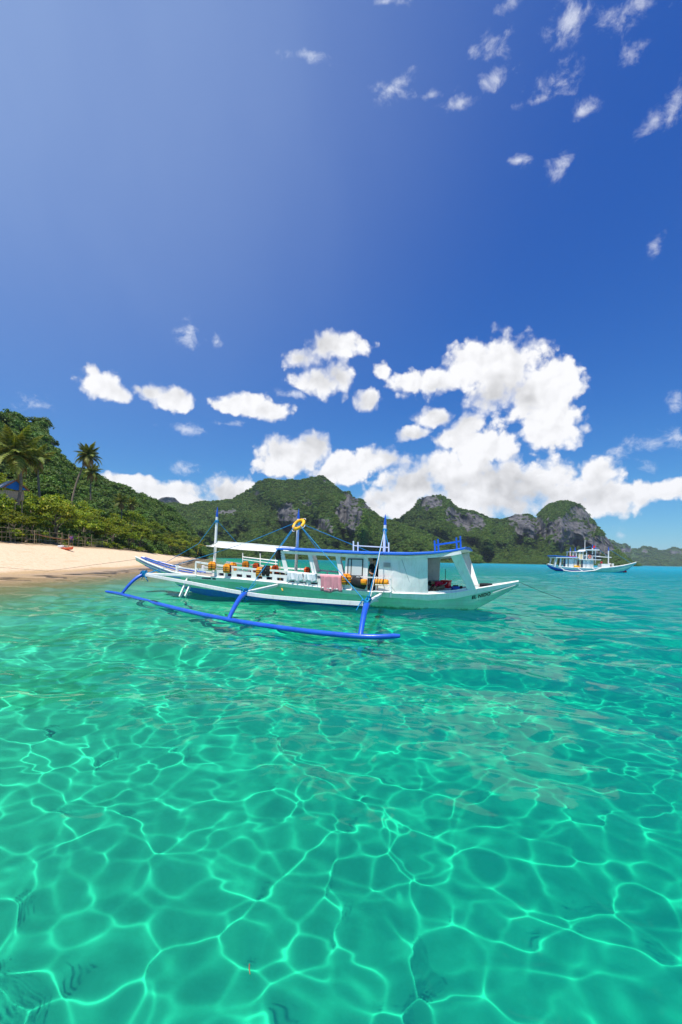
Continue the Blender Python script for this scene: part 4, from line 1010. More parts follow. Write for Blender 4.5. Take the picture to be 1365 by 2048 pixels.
# ------------------------------------------------------------------ people
def person(loc, rz, J, R_, cloth, label, hair='hair', scale=1.0):
    """J: joint positions, R_: radii; one continuous skinned body, zones coloured as clothes; hair, eyes as children"""
    E_ = [('pelvis', 'waist'), ('waist', 'chest'), ('chest', 'neck'), ('neck', 'head'), ('head', 'crown')]
    for s_ in ('l', 'r'): E_ += [('chest', s_ + 'sh'), (s_ + 'sh', s_ + 'el'), (s_ + 'el', s_ + 'wr'), (s_ + 'wr', s_ + 'ha'), ('pelvis', s_ + 'hip'), (s_ + 'hip', s_ + 'kn'), (s_ + 'kn', s_ + 'an'), (s_ + 'an', s_ + 'to')]
    nm = [k for k in J if k != 'face']; me_ = bpy.data.meshes.new('person'); me_.from_pydata([J[n_] for n_ in nm], [(nm.index(a), nm.index(b)) for a, b in E_], [])
    o = bpy.data.objects.new('person', me_); COL.objects.link(o)
    sk = o.modifiers.new('skin', 'SKIN'); sk.use_smooth_shade = True; ss = o.modifiers.new('smooth', 'SUBSURF'); ss.levels = 1; ss.render_levels = 1
    for i, n_ in enumerate(nm):
        q = me_.skin_vertices[0].data[i]; q.radius = (R_.get(n_.lstrip('lr') if n_ not in R_ else n_, .05),) * 2; q.use_root = n_ == 'pelvis'
    dg = bpy.context.evaluated_depsgraph_get(); m2 = bpy.data.meshes.new_from_object(o.evaluated_get(dg)); bpy.data.objects.remove(o)
    seg = [(np.array(J[a]), np.array(J[b]), a, b) for a, b in E_]
    for k in ('skin', cloth[0], cloth[1]): m2.materials.append(M[k])
    for f in m2.polygons:
        c = np.array(f.center); bd_, bn = 9, None
        for a, b, na_, nb_ in seg:
            t = np.clip((c - a) @ (b - a) / max((b - a) @ (b - a), 1e-6), 0, 1); dd = np.linalg.norm(c - a - (b - a) * t)
            if dd < bd_: bd_, bn, bt = dd, (na_, nb_), t
        n0, n1 = bn; z = 0
        if n1 in ('waist', 'chest') or n0 == 'chest' and n1 != 'neck' or (n1[1:] == 'el' and bt < .75): z = 1
        if n0 == 'pelvis' and n1 != 'waist' or n1[1:] == 'kn': z = 2
        f.material_index = z; f.use_smooth = True
    root = link('person', m2); root.location = loc; root.rotation_euler = (0, 0, rz); root.scale = (scale,) * 3; tag(root, label, 'person')
    hd, cr = Vector(J['head']), Vector(J['crown']); axis = (cr - hd).normalized(); fw = Vector(J['face']) if 'face' in J else Vector((0, -1, 0))
    hm = MB(); hm.ball(hd + axis * .055 - fw * .022, (.098, .105, .098), 12, 8); hm.build('hair', M[hair], root)
    fc = MB(); side = axis.cross(fw).normalized()
    for s_ in (-1, 1): fc.ball(hd + fw * .088 + side * .034 * s_ + axis * .02, (.013, .013, .010), 8, 6)
    fc.build('eyes', M['black'], root)
    no = MB(); no.ball(hd + fw * .102 - axis * .012, (.014, .018, .02), 8, 6); no.ball(hd + side * .092, (.014, .025, .032), 8, 6); no.ball(hd - side * .092, (.014, .025, .032), 8, 6); no.build('nose_and_ears', M['skin'], root)
    return root


RAD = dict(pelvis=.125, waist=.12, chest=.145, neck=.052, head=.088, crown=.07, sh=.062, el=.044, wr=.030, ha=.036, hip=.085, kn=.06, an=.042, to=.034)
STAND = dict(pelvis=(0, 0, .90), waist=(0, .01, 1.08), chest=(0, .02, 1.30), neck=(0, .01, 1.46), head=(0, -.015, 1.57), crown=(0, -.01, 1.67),
             lsh=(.19, .02, 1.38), lel=(.24, .05, 1.10), lwr=(.22, -.06, .88), lha=(.21, -.10, .79), rsh=(-.19, .02, 1.38), rel=(-.25, -.03, 1.11), rwr=(-.16, -.20, 1.02), rha=(-.10, -.27, 1.04),
             lhip=(.10, 0, .86), lkn=(.12, -.03, .47), lan=(.12, .02, .08), lto=(.13, -.14, .03), rhip=(-.10, 0, .86), rkn=(-.12, -.02, .47), ran=(-.12, .03, .08), rto=(-.14, -.13, .03))
BEND = dict(pelvis=(0, .16, .44), waist=(0, .06, .58), chest=(0, -.14, .66), neck=(0, -.29, .63), head=(0, -.38, .58), crown=(0, -.47, .55),
            lsh=(.18, -.16, .63), lel=(.25, -.28, .40), lwr=(.16, -.40, .24), lha=(.12, -.46, .18), rsh=(-.18, -.16, .63), rel=(-.25, -.27, .40), rwr=(-.15, -.40, .24), rha=(-.10, -.46, .18),
            lhip=(.11, .14, .42), lkn=(.2, -.22, .40), lan=(.15, .02, .08), lto=(.17, -.14, .03), rhip=(-.11, .14, .42), rkn=(-.2, -.22, .40), ran=(-.15, .02, .08), rto=(-.17, -.14, .03), face=(0, -.35, -.93))
SIT = dict(STAND); SIT.update({k: (x, y, z - .42) for k, (x, y, z) in STAND.items() if k[-3:] not in ('lkn', 'rkn', 'lan', 'ran', 'lto', 'rto')})
SIT.update(lkn=(.14, -.42, .50), rkn=(-.14, -.42, .50), lan=(.14, -.40, .08), ran=(-.14, -.38, .08), lto=(.15, -.55, .03), rto=(-.15, -.54, .03))
person(to_world((3.50, -1.30, .30)), BYAW + .5, STAND, RAD, ('black_cloth', 'black_cloth'), 'person in black clothes standing in the cabin doorway', scale=.90)
d = MB(); d.box((3.50, -1.25, .26), (.42, .5, .07)); d.build('door_sill', M['white_old'], boat)
person(to_world((5.78, -.75, .44)), BYAW - 1.1, BEND, RAD, ('red_cloth', 'khaki'), 'person in a red shirt crouching in the open bow of the boat', scale=.85)


# ------------------------------------------------------------------ the second boat, far out on the right
D2 = 104.0
q0 = at(1183, 1120, D2)
ship = empty('outrigger_boat', (q0[0], D2, 0), math.radians(-3)); tag(ship, 'distant two-decked white outrigger boat with green bow anchored before the dome hills', 'boat')
KX = D2 / FPX
def s2(px, py, y=0.0):
    return Vector(((px - 1183) * KX, y, max(-.2, (1143.5 - (px - 1183) * .021 - py) * KX)))


st2 = [(1097, 1131.5, 1135, .35), (1104, 1133.5, 1141, .9), (1116, 1136, 1145, 1.4), (1140, 1137, 1147, 1.8), (1175, 1137, 1147.5, 1.9), (1205, 1134.5, 1147, 1.7), (1225, 1131.5, 1145.5, 1.3), (1242, 1128.5, 1143, .9), (1256, 1125, 1135, .5), (1270, 1121, 1123.5, .06)]
h = MB(); rows = []
for px, t, b, w in st2:
    a = s2(px, t); k = Vector((a.x, 0, (1143.5 - (px - 1183) * .021 - b) * KX)); rows.append([(a.x, -w, a.z), (a.x, -w * .98, a.z - .14), (a.x, -w * .93, a.z * .6 + k.z * .4), (a.x, -w * .8, a.z * .25 + k.z * .75), (a.x, 0, k.z), (a.x, w * .8, a.z * .25 + k.z * .75), (a.x, w * .93, a.z * .6 + k.z * .4), (a.x, w * .98, a.z - .14), (a.x, w, a.z)])
h.v = [p for r_ in rows for p in r_]
for i in range(len(rows) - 1):
    for j in range(8): h.f.append((i * 9 + j, i * 9 + j + 1, (i + 1) * 9 + j + 1, (i + 1) * 9 + j)); h.sm.append(True); h.mi.append(0 if j in (0, 7) or (i < 4 and j in (1, 6)) else (1 if j in (1, 2, 5, 6) and i >= 4 else 2))
h.build('hull', [M['white'], M['green'], M['blue']], ship)
d = MB(); d.grid([[(s2(px, t).x, s_ * w * .96, s2(px, t).z - .05) for s_ in (-1, 0, 1)] for px, t, b, w in st2]); d.build('deck', M['white_old'], ship)
d = MB(); d.tube([s2(px, t - .4, -w) for px, t, b, w in st2], .09, 6); d.build('gunwale_rail', M['white'], ship)
for y in (-1.55, 1.55):
    for px0, px1 in ((1110, 1106.5), (1118, 1116)):
        d = MB(); d.beam(s2(px1, 1137, y), s2(px0, 1119, y), .25, .16, (0, 1, 0)); d.build('roof_post', M['white'], ship)
    for a, b, mt_ in ((1124.5, 1127, 'navy'), (1127.2, 1131, 'white'), (1133.5, 1143, 'white'), (1144, 1149, 'white_old'), (1153, 1157, 'cream'), (1158, 1160, 'dark'), (1160.5, 1166, 'white'), (1167, 1174, 'white'), (1174.5, 1181, 'white_old')):
        d = MB(); d.box((s2((a + b) / 2, 0).x, y * .97, (s2(a, 1136).z + s2(a, 1120).z) / 2), ((b - a) * KX, .08, s2(a, 1120).z - s2(a, 1136).z)); d.build('cabin_panel', M[mt_], ship)
d = MB(); d.box((s2(1130, 0).x, 0, s2(1130, 1117.5).z), (46 * KX, 3.9, .16)); d.build('lower_roof', M['white'], ship)
d = MB(); d.box((s2(1117, 0).x, 0, s2(1120, 1115.2).z), (26 * KX, 3.9, .22), Matrix.Rotation(.07, 3, 'Y')); d.box((s2(1139, 0).x, -.3, s2(1139, 1115.8).z), (20 * KX, 2.8, .2)); d.v = d.v; rf2 = d.build('roof_tarpaulin', M['sail_blue'], ship)
d = MB(); d.box((s2(1140, 0).x, -.9, s2(1140, 1115.6).z + .13), (13 * KX, 1.6, .12)); d.build('red_cover', M['flag'], ship)
d = MB(); d.box((s2(1172, 0).x, 0, s2(1172, 1119.5).z), (44 * KX, 3.7, .16)); d.build('upper_deck', M['white'], ship)
for y in (-1.5, 1.5):
    for px in (1141, 1147.5, 1154, 1160, 1167):
        d = MB(); d.beam(s2(px, 1119.5, y), s2(px + .6, 1106 - (px - 1141) * .14, y), .14, .14, (1, 0, 0)); d.build('upper_post', M['white'], ship)
    d = MB(); d.box((s2(1156, 0).x, y, s2(1156, 1113).z), (8.5 * KX, .06, 11 * KX)); d.build('upper_panel', M['cream'], ship)
    d = MB(); d.beam(s2(1163, 1112, y), s2(1194, 1112, y), .09, .12); d.build('upper_rail', M['white'], ship)
d = MB(); d.box((s2(1177, 0).x, 0, s2(1177, 1114).z), (10 * KX, 2.2, 1.1)); d.build('wheelhouse', M['white'], ship)
d = MB(); d.box((s2(1178, 0).x, -1.12, s2(1178, 1111).z), (9 * KX, .04, .5)); d.build('wheelhouse_window', M['dark'], ship)
d = MB(); d.box((s2(1152, 0).x, 0, s2(1152, 1104.5).z), (24 * KX, 3.4, .14), Matrix.Rotation(-.05, 3, 'Y')); d.box((s2(1178, 0).x, 0, s2(1178, 1100).z), (26 * KX, 3.5, .22)); d.beam(s2(1160, 1105), s2(1168, 1100), 3.4, .16); d.build('upper_roof', M['white'], ship)
for px, pb, pt_ in ((1140.5, 1119, 1096), (1150, 1134, 1096), (1181, 1133, 1089), (1191, 1127, 1090), (1216.5, 1132, 1092)):
    y = -.4 if px < 1170 else (-1.0 if px == 1181 else 0)
    d = MB(); d.tube([s2(px, pb, y), s2(px - .3, pt_ + 8, y)], .13, 7); ms = d.build('mast', M['white'], ship)
    d = MB(); d.tube([s2(px - .3, pt_ + 8, y), s2(px - .3, pt_, y)], [.13, .05], 7); d.build('mast_tip', M['blue'], ms)
d = MB(); d.tube([s2(1170, 1100), s2(1170, 1081)], .07, 6); d.build('aerial', M['white_old'], ship)
d = MB(); d.beam(s2(1192, 1112.5), s2(1222, 1113), .14, .16); d.build('awning_boom', M['white'], ship)
for a, b in (((1191, 1094), (1216, 1112)), ((1216, 1096), (1262, 1124)), ((1181, 1093), (1150, 1104))): d = MB(); d.tube([s2(*a), s2(*b)], .03, 5); d.build('stay', M['rope'], ship)
d = MB(); d.box((s2(1206, 0).x, -.3, s2(1206, 1130).z), (16 * KX, 1.8, .8)); d.build('deck_box', M['white'], ship); d = MB(); d.box((s2(1221, 0).x, -.5, s2(1221, 1129).z), (4 * KX, .8, .9)); d.build('deck_box', M['white_old'], ship)
d = MB(); d.tube([s2(px, py, -5.2 + (px - 1110) * .010) for px, py in ((1110, 1142.6), (1125, 1144.5), (1150, 1143.2), (1170, 1140.5), (1184, 1135))], .13, 8); d.build('float', M['white_old'], ship)
for a, b in (((1118, 1138, -1.4), (1112, 1142, -5)), ((1150, 1138, -1.8), (1147, 1142.6, -4.8)), ((1178, 1137, -1.8), (1172, 1140, -4.6))): d = MB(); d.beam(s2(*a), s2(*b), .14, .14); d.build('outrigger_arm', M['white'], ship)
fl = MB(); fl.grid([[s2(1181 + i * 1.6, 1097 - i * .9 - j * 4 * (.75 if i == 3 else 1), -1.02 + .08 * math.sin(i * 1.5)) for j in (0, 1)] for i in range(4)]); o = fl.build('flag', M['flag'], ship)


def afloat(name, p, label, cat, group=None):
    w = ship.matrix_basis @ Vector(p) if False else Matrix.Translation(ship.location) @ Matrix.Rotation(math.radians(-3), 4, 'Z') @ Vector(p)
    e = empty(name, w, math.radians(-3)); tag(e, label, cat, group); return e


e = afloat('life_ring', s2(1173, 1114, -1.62), 'tiny orange life ring on the upper deck of the distant boat', 'life ring')
d = MB(); d.torus((0, 0, 0), .30, .09, Matrix.Rotation(math.pi / 2, 3, 'X'), 18, 6); d.build('foam_ring', M['red_orange'], e); d = MB(); d.torus((0, -.02, 0), .40, .015, Matrix.Rotation(math.pi / 2, 3, 'X'), 16, 4); d.build('grab_rope', M['white_cloth'], e)
e = afloat('life_vest', s2(1147, 1134.5, -1.62), 'orange and yellow life vests heap on the low side deck of the distant boat', 'life vest')
d = MB(); d.add(*pad((0, 0, 0), (.8, .4, .5)), True); d.build('front_pad', M['yellow'], e); d = MB(); d.add(*pad((.5, 0, -.03), (.5, .4, .4)), True); d.build('back_pad', M['orange'], e)
for px, py, jj, cl_, lab, s_ in ((1155, 1136.5, STAND, ('purple_cloth', 'khaki'), 'person in a purple shirt standing amidships on the distant boat', 1), (1199, 1135, STAND, ('red_cloth', 'black_cloth'), 'person in a dark red top standing on the foredeck of the distant boat', 1), (1215, 1133.5, SIT, ('white_old', 'navy'), 'person in a white top sitting at the foremast of the distant boat', 1)):
    w = Matrix.Translation(ship.location) @ Matrix.Rotation(math.radians(-3), 4, 'Z') @ s2(px, py, -.9); person(w, .4 * px, jj, RAD, cl_, lab, scale=s_)
bw_ = on_level(1250, 1143.4, 0); by = empty('mooring_buoy', (at(1250, 1141, D2)[0], D2, .05)); tag(by, 'small red mooring buoy floating under the distant bow', 'buoy')
d = MB(); d.ball((0, 0, .12), (.42, .42, .38), 14, 9); d.build('float_ball', M['flag'], by); d = MB(); d.torus((0, 0, .53), .09, .03, Matrix.Rotation(math.pi / 2, 3, 'X'), 12, 5); d.build('ring', M['grey'], by)


# ------------------------------------------------------------------ the beach
def on_ground(px, py, lo=20.0, hi=320.0):
    ts = np.linspace(lo, hi, 3000); d_ = sight(px, py); p = d_[None] * ts[:, None] + np.array([0, 0, EYE]); z, _ = ground_z(p[:, 0], p[:, 1])
    k = int(np.argmax(p[:, 2] <= np.maximum(z, 0))); k = k if k > 0 else len(ts) - 1
    return np.array([p[k, 0], p[k, 1], max(float(z[k]), 0)])


gz = lambda x, y: float(ground_z(np.array([x]), np.array([y]))[0][0])
K = on_ground(134, 1100); ky = empty('kayak', K, math.radians(-38)); tag(ky, 'orange red kayak pulled up on the sand below the beach poles', 'kayak')
LK = 1.9; d = MB(); rows = []
for i in range(17):
    x = -1 + i / 8; w = .36 * (1 - abs(x) ** 2.4) + .015; z0 = .02 + .16 * abs(x) ** 3; zt = .30 + .12 * abs(x) ** 2.2
    rows.append([(x * LK, -w, zt - .05), (x * LK, -w * 1.0, (zt + z0) / 2), (x * LK, -w * .55, z0), (x * LK, w * .55, z0), (x * LK, w, (zt + z0) / 2), (x * LK, w, zt - .05), (x * LK, w * .5, zt), (x * LK, -w * .5, zt), (x * LK, -w, zt - .05)])
d.grid(rows); d.build('hull', M['kayak'], ky); d = MB(); d.ball((-.1, 0, .29), (.5, .22, .05), 14, 6); d.build('cockpit', M['black'], ky)
wb = empty('white_sack', (K[0] - .75, K[1] - .05, K[2] + .30), .4); tag(wb, 'small white sack lying on the orange kayak', 'sack'); d = MB(); d.add(*pad((0, 0, .12), (.62, .36, .26)), True); d.build('cloth_bag', M['white_cloth'], wb); d = MB(); d.tube([(.28, 0, .12), (.36, .02, .16)], [.06, .09], 8); d.build('tied_neck', M['white_cloth'], wb)
poles = []
for px, pb, pt_, lab in ((69, 1088, 1060, 'thin bamboo pole standing in the sand nearer the fence'), (137.5, 1099, 1068, 'thin bamboo pole standing in the sand behind the kayak')):
    g = on_ground(px, pb); t = at(px + .5, pt_, g[1]); d = MB(); d.tube([(0, 0, -.2), (.02, 0, (t[2] - g[2]) * .5), (0, 0, t[2] - g[2])], [.055, .05, .04], 7); o = d.build('beach_pole', M['bamboo']); o.location = g; tag(o, lab, 'pole'); poles.append((g, t[2]))
(ga, ta), (gb, tb) = poles
d = MB(); a, b = Vector((ga[0], ga[1], ta - .45)), Vector((gb[0], gb[1], tb - .75)); d.tube([a.lerp(b, t) - Vector((0, 0, .5 * t * (1 - t))) - a for t in np.linspace(0, 1, 9)], .035, 5)
o = d.build('net_line', M['rust']); o.location = a; tag(o, 'sagging rust coloured line strung between the two beach poles', 'line')
g = on_ground(131, 1090); person((g[0], g[1] + 1.5, gz(g[0], g[1] + 1.5)), .6, STAND, RAD, ('purple_cloth', 'navy'), 'person in a purple shirt standing behind the beach pole and kayak')
g = on_ground(363, 1113.5, 60); person((g[0], g[1], g[2] - .05), -.5, STAND, RAD, ('black_cloth', 'navy'), 'tiny person in dark clothes at the far end of the beach')
# covered heap at the left edge
g = on_ground(14, 1082); hp = empty('covered_canoe', g, -.35); tag(hp, 'small white canoe under a dark navy cover at the left edge of the beach', 'canoe')
d = MB(); rows = []
for i in range(13):
    x = -1 + i / 6; w = .42 * (1 - abs(x) ** 2.6) + .03; z0 = .05 + .3 * abs(x) ** 3; rows.append([(x * 1.3, -w, .5 + .25 * abs(x) ** 2), (x * 1.3, -w * .8, z0 + .1), (x * 1.3, 0, z0), (x * 1.3, w * .8, z0 + .1), (x * 1.3, w, .5 + .25 * abs(x) ** 2)])
d.grid(rows); d.build('hull', M['white_old'], hp)
d = MB(); d.grid([[(x * 1.36, y * (.56 - .3 * abs(x)), .56 + .24 * abs(x) + .16 * math.cos(y * 1.5) + .05 * math.sin(x * 9 + y * 4) - (.22 if abs(y) > .95 else 0)) for y in np.linspace(-1, 1, 9)] for x in np.linspace(-1, 1, 14)]); d.build('cover', M['navy'], hp)

# bamboo fence along the top of the beach
def tree_line(px, off=0.0):
    D_ = float(np.interp(px, [-330, -100, 0, 100, 200, 300, 350, 412], [34, 43, 52, 70, 96, 138, 196, 290])) - off
    x = sight(px, 1100)[0] * D_; return np.array([x, D_, gz(x, D_)])


fa, fb_ = tree_line(-60, 4.0), tree_line(215, 5.0)
fdir = Vector(fb_ - fa); fdir.z = 0; flen = fdir.length; fdir.normalize(); fn = empty('bamboo_fence', fa); tag(fn, 'rickety bamboo fence along the top of the beach under the trees', 'fence')
fr_ = random.Random(4); npost = 14; tops = []
pm = MB().tube([(0, 0, -.3), (0, 0, .8), (.02, 0, 2.1)], [.06, .055, .04], 6).build('fence_post', M['bamboo'], fn); km = MB().tube([(0, 0, -.1), (.01, 0, .7), (0, 0, 1.7)], [.03, .026, .02], 5).build('picket', M['bamboo'], fn)
first = [pm, km]
def put(proto, x, lean, k):
    p = Vector(fa) + fdir * x; o = proto if k == 0 else proto.copy()
    if k: COL.objects.link(o)
    o.parent = fn; o.location = (p.x - fa[0], p.y - fa[1], gz(p.x, p.y) - fa[2]); o.rotation_euler = (lean, lean * .7, fr_.uniform(0, 6)); o.scale = (1, 1, fr_.uniform(.8, 1.15)); return o
for i in range(npost): put(pm, flen * i / (npost - 1), fr_.uniform(-.09, .09), i)
for i in range(46): put(km, flen * (i + fr_.uniform(-.4, .4) + .5) / 46, fr_.uniform(-.12, .12), i)
for hgt in (.5, 1.05, 1.6):
    for i in range(npost - 1):
        x0, x1 = flen * i / (npost - 1), flen * (i + 1) / (npost - 1); p0, p1 = Vector(fa) + fdir * x0, Vector(fa) + fdir * x1
        d = MB(); d.tube([(p0.x - fa[0], p0.y - fa[1], gz(p0.x, p0.y) - fa[2] + hgt + fr_.uniform(-.1, .1)), (p1.x - fa[0], p1.y - fa[1], gz(p1.x, p1.y) - fa[2] + hgt + fr_.uniform(-.1, .1))], .03, 5); d.build('fence_rail', M['bamboo'], fn)

# small frame at the far end of the beach, driftwood
g = on_ground(352, 1107, 80); bn = empty('beach_bench', g, .3); tag(bn, 'small white bench frame at the far end of the beach', 'bench')
for x, y in ((-1, -.4), (1, -.4), (-1, .4), (1, .4)): d = MB(); d.beam((x * 1.2, y, -.1), (x * 1.2, y, 1.0 if y < 0 else 1.5), .1, .1, (1, 0, 0)); d.build('leg', M['white_old'], bn)
d = MB(); d.box((0, 0, 1.0), (2.7, 1.0, .08)); d.build('seat', M['white_old'], bn); d = MB(); d.beam((-1.2, .4, 1.45), (1.2, .4, 1.45), .08, .12); d.build('backrest', M['white_old'], bn)
lr_ = random.Random(21)
dw = []
for k in range(3):
    d = MB(); q = [Vector((-1.2 + i * .4, lr_.uniform(-.1, .1), .12 + lr_.uniform(-.03, .06) + (.02 * i if k == 1 else 0))) for i in range(7)]; d.tube(q, [.10 - .01 * i for i in range(7)], 7)
    for b in range(3): s_ = q[2 + b]; d.tube([s_, s_ + Vector((.2, lr_.uniform(-.4, .4), .25)), s_ + Vector((.45, lr_.uniform(-.5, .5), .40))], [.045, .03, .012], 5)
    dw.append(d)
dwm = []
DRIFT = ['just right of the kayak', 'second right of the kayak', 'third right of the kayak', 'fourth right of the kayak', 'at the right end of the fence', 'just past the fence end', 'left of the low pale palm', 'below the low pale palm', 'below the lowest palm', 'right of the lowest palm', 'above the boat stern tip', 'right of the boat stern tip',
         'left of the kayak near the net pole', 'against the pole behind the kayak', 'below the large palm', 'second left of the bench frame', 'next left of the bench frame']
for k, (px, py) in enumerate(((168, 1093), (180, 1096), (192, 1094), (203, 1098), (214, 1097), (226, 1099), (236, 1098), (247, 1100), (258, 1101), (270, 1101), (284, 1103), (298, 1104), (90, 1087), (104, 1089), (50, 1086), (312, 1104), (328, 1105))):
    g = tree_line(px, lr_.uniform(3.5, 7) * (1 if px < 200 else .7)); k3 = k % 3
    if k < 3: o = dw[k].build('driftwood', M['wood']); dwm.append(o.data)
    else: o = link('driftwood', dwm[k3])
    o.location = g; o.rotation_euler = (0, 0, lr_.uniform(-.9, .9) + (3.1 if k % 2 else 0)); o.scale = (lr_.uniform(.7, 1.3),) * 3
    tag(o, 'bleached driftwood branch on the upper sand, ' + DRIFT[k], 'driftwood', 'driftwood along the tree line')


# a twig on the water
g = on_level(497, 1938, .012); m = MB(); m.tube([(0, .024, 0), (.004, 0, .002), (.012, -.024, 0)], [.002, .0028, .001], 6); o = m.build('floating_twig', M['rust']); o.location = g; tag(o, 'tiny reddish twig floating on the clear water in the foreground', 'twig')

# hut on stilts at the left edge
hx = at(22, 985, 58.0); hut = empty('stilt_hut', (hx[0], hx[1], gz(hx[0], hx[1])), -.55); zb = 8.5 - hut.location.z
tag(hut, 'small stilt hut with grey sheet roof and blue tarpaulin gable among the trees', 'hut')
for x in (-.95, .95):
    for y in (-.9, .9): d = MB(); d.tube([(x * 1.05, y * 1.05, -1.5), (x, y, zb)], [.09, .07], 7); d.build('stilt', M['bamboo'], hut)
d = MB(); d.box((0, 0, zb), (2.2, 2.1, .12)); d.build('floor', M['bamboo'], hut)
pk = None
for side_ in range(4):
    for i in range(7):
        x = -.93 + i * .31; d_ = (x, -1.0) if side_ == 0 else (x, 1.0) if side_ == 1 else (1.0, x) if side_ == 2 else (-1.0, x)
        if pk is None: pk = MB().box((0, 0, .5), (.30, .03, 1.0)).build('wall_board', M['plank_wall'], hut, .006); o = pk
        else: o = pk.copy(); COL.objects.link(o); o.parent = hut
        o.location = (d_[0], d_[1], zb + .06 + random.Random(i + side_).uniform(-.01, .02)); o.rotation_euler = (0, 0, 0 if side_ < 2 else math.pi / 2)
for x in (-1.0, 1.0):
    for y in (-1.0, 1.0): d = MB(); d.beam((x, y, zb), (x, y, zb + 1.55), .08, .08, (1, 0, 0)); d.build('corner_post', M['bamboo'], hut)
for s_ in (-1, 1):
    d = MB(); d.grid([[(y * 1.5, s_ * (1.45 - t * 1.45), zb + 1.30 + t * 1.15 + .035 * math.sin(y * 16)) for t in (0, .5, 1)] for y in np.linspace(-1, 1, 28)]); d.build('roof_sheet', M['thatch'] if s_ > 0 else M['grey'], hut)
    d = MB(); d.beam((1.5, s_ * 1.5, zb + 1.22), (1.5, 0, zb + 2.45), .05, .16); d.build('barge_board', M['rust'], hut)
d = MB(); d.add([(1.3, -1.25, zb + 1.35), (1.3, 1.25, zb + 1.35), (1.3, 0, zb + 2.35), (1.3, .1, zb + 1.15)], [(0, 3, 1, 2)]); d.build('gable_tarpaulin', M['sail_blue'], hut)


# ------------------------------------------------------------------ trees
TRUNKS = []
for k in range(3):
    rr = random.Random(k + 50); d = MB(); q = [Vector((0, 0, -1.0))]
    for i in range(5): q.append(q[-1] + Vector((rr.uniform(-.25, .25), rr.uniform(-.25, .25), 1.0)))
    d.tube(q, [.24, .21, .18, .15, .13, .10], 8)
    for b in range(7):
        s_ = q[2 + b % 3]; a = rr.uniform(0, 6.28); L_ = rr.uniform(1.4, 2.8); d.tube([s_, s_ + Vector((math.cos(a) * L_ * .5, math.sin(a) * L_ * .5, L_ * .45)), s_ + Vector((math.cos(a) * L_, math.sin(a) * L_, L_ * .75))], [.09, .06, .02], 6)
    o = d.build('trunk', M['bark']); TRUNKS.append(o.data); bpy.data.objects.remove(o)


def tree(x, y, z, s, rz, k, label='dense green broadleaf tree massed with others behind the beach', group='broadleaf trees massed behind the beach', sz=1.0):
    e = empty('broadleaf_tree', (x, y, z), rz); e.scale = (s, s, s * sz); tag(e, label, 'tree', group)
    link('trunk', TRUNKS[k % 3], e); c = link('crown', CROWN[k % 4], e); c.location = (0, 0, 3.1); return e


MARKS = [(-10, 'at the left end beside the stilt hut'), (12, 'in front of the stilt hut'), (36, 'below the large palm'), (58, 'right of the large palm'), (80, 'below the shorter palm'), (102, 'left of the kayak'), (122, 'behind the kayak'), (142, 'at the foot of the tall leaning palm'),
         (162, 'right of the tall leaning palm'), (184, 'below the small palm'), (204, 'at the right end of the fence'), (224, 'between fence and low pale palm'), (244, 'below the low pale palm'), (262, 'below the lowest palm'), (282, 'above the rising boat stern'), (300, 'right of the boat stern tip'),
         (318, 'left of the white bench frame'), (336, 'close left of the white bench frame'), (352, 'behind the white bench frame'), (366, 'behind the tiny far person'), (380, 'right of the tiny far person'), (392, 'last but one before the water'), (402, 'at the very end of the beach')]


seen_spots = {}


def spot(px):
    t = min(MARKS, key=lambda m_: abs(m_[0] - px))[1]; return t


tr = random.Random(77)
HDs = [(-330, 34), (-100, 43), (0, 52), (100, 70), (200, 96), (300, 138), (350, 196), (412, 290)]
k = 0
for row, (off, dens_) in enumerate(((0, 1.0), (6, 1.0), (13, 1.1))):
    px = -45 + row * 9
    while px < 405:
        D_ = float(interp_profile(HDs, px)) + off + tr.uniform(-1.5, 2.5); dx = sight(px, 1100)[0]; x, y = dx * D_, D_
        z = gz(x, y) + .35 * off * .8; s = tr.uniform(.85, 1.25)
        if row == 0: s *= .85
        if -40 < px < 75: s *= .66 if row < 2 else .8
        tree(x, y, z, s, tr.uniform(0, 6.28), k, 'broadleaf tree, %s row behind the beach, %s' % (('front', 'middle', 'back')[row], spot(px)), sz=tr.uniform(.85, 1.2)); k += 1
        px += (4.6 if row == 0 else 5.2) * s * dens_ / D_ * FPX
# undergrowth at the foot of the trees
ug = []
for i in range(300):
    px = tr.uniform(120, 405) if i % 4 else tr.uniform(-150, 120); D_ = float(interp_profile(HDs, px)) + tr.uniform(-2.2, 5); dx = sight(px, 1100)[0]; ug.append((dx * D_, D_, gz(dx * D_, D_) + tr.uniform(-.2, .4)))
UGC = [leaf_cloud('shrub_crown', crown_clumps(s_, 1.0, 1.0, .8, 12, .45), .26, 40, 'leaf', s_) for s_ in (31, 32)]
tag(scatter('undergrowth', ug, UGC, .7, 1.3, 6), kind='stuff')


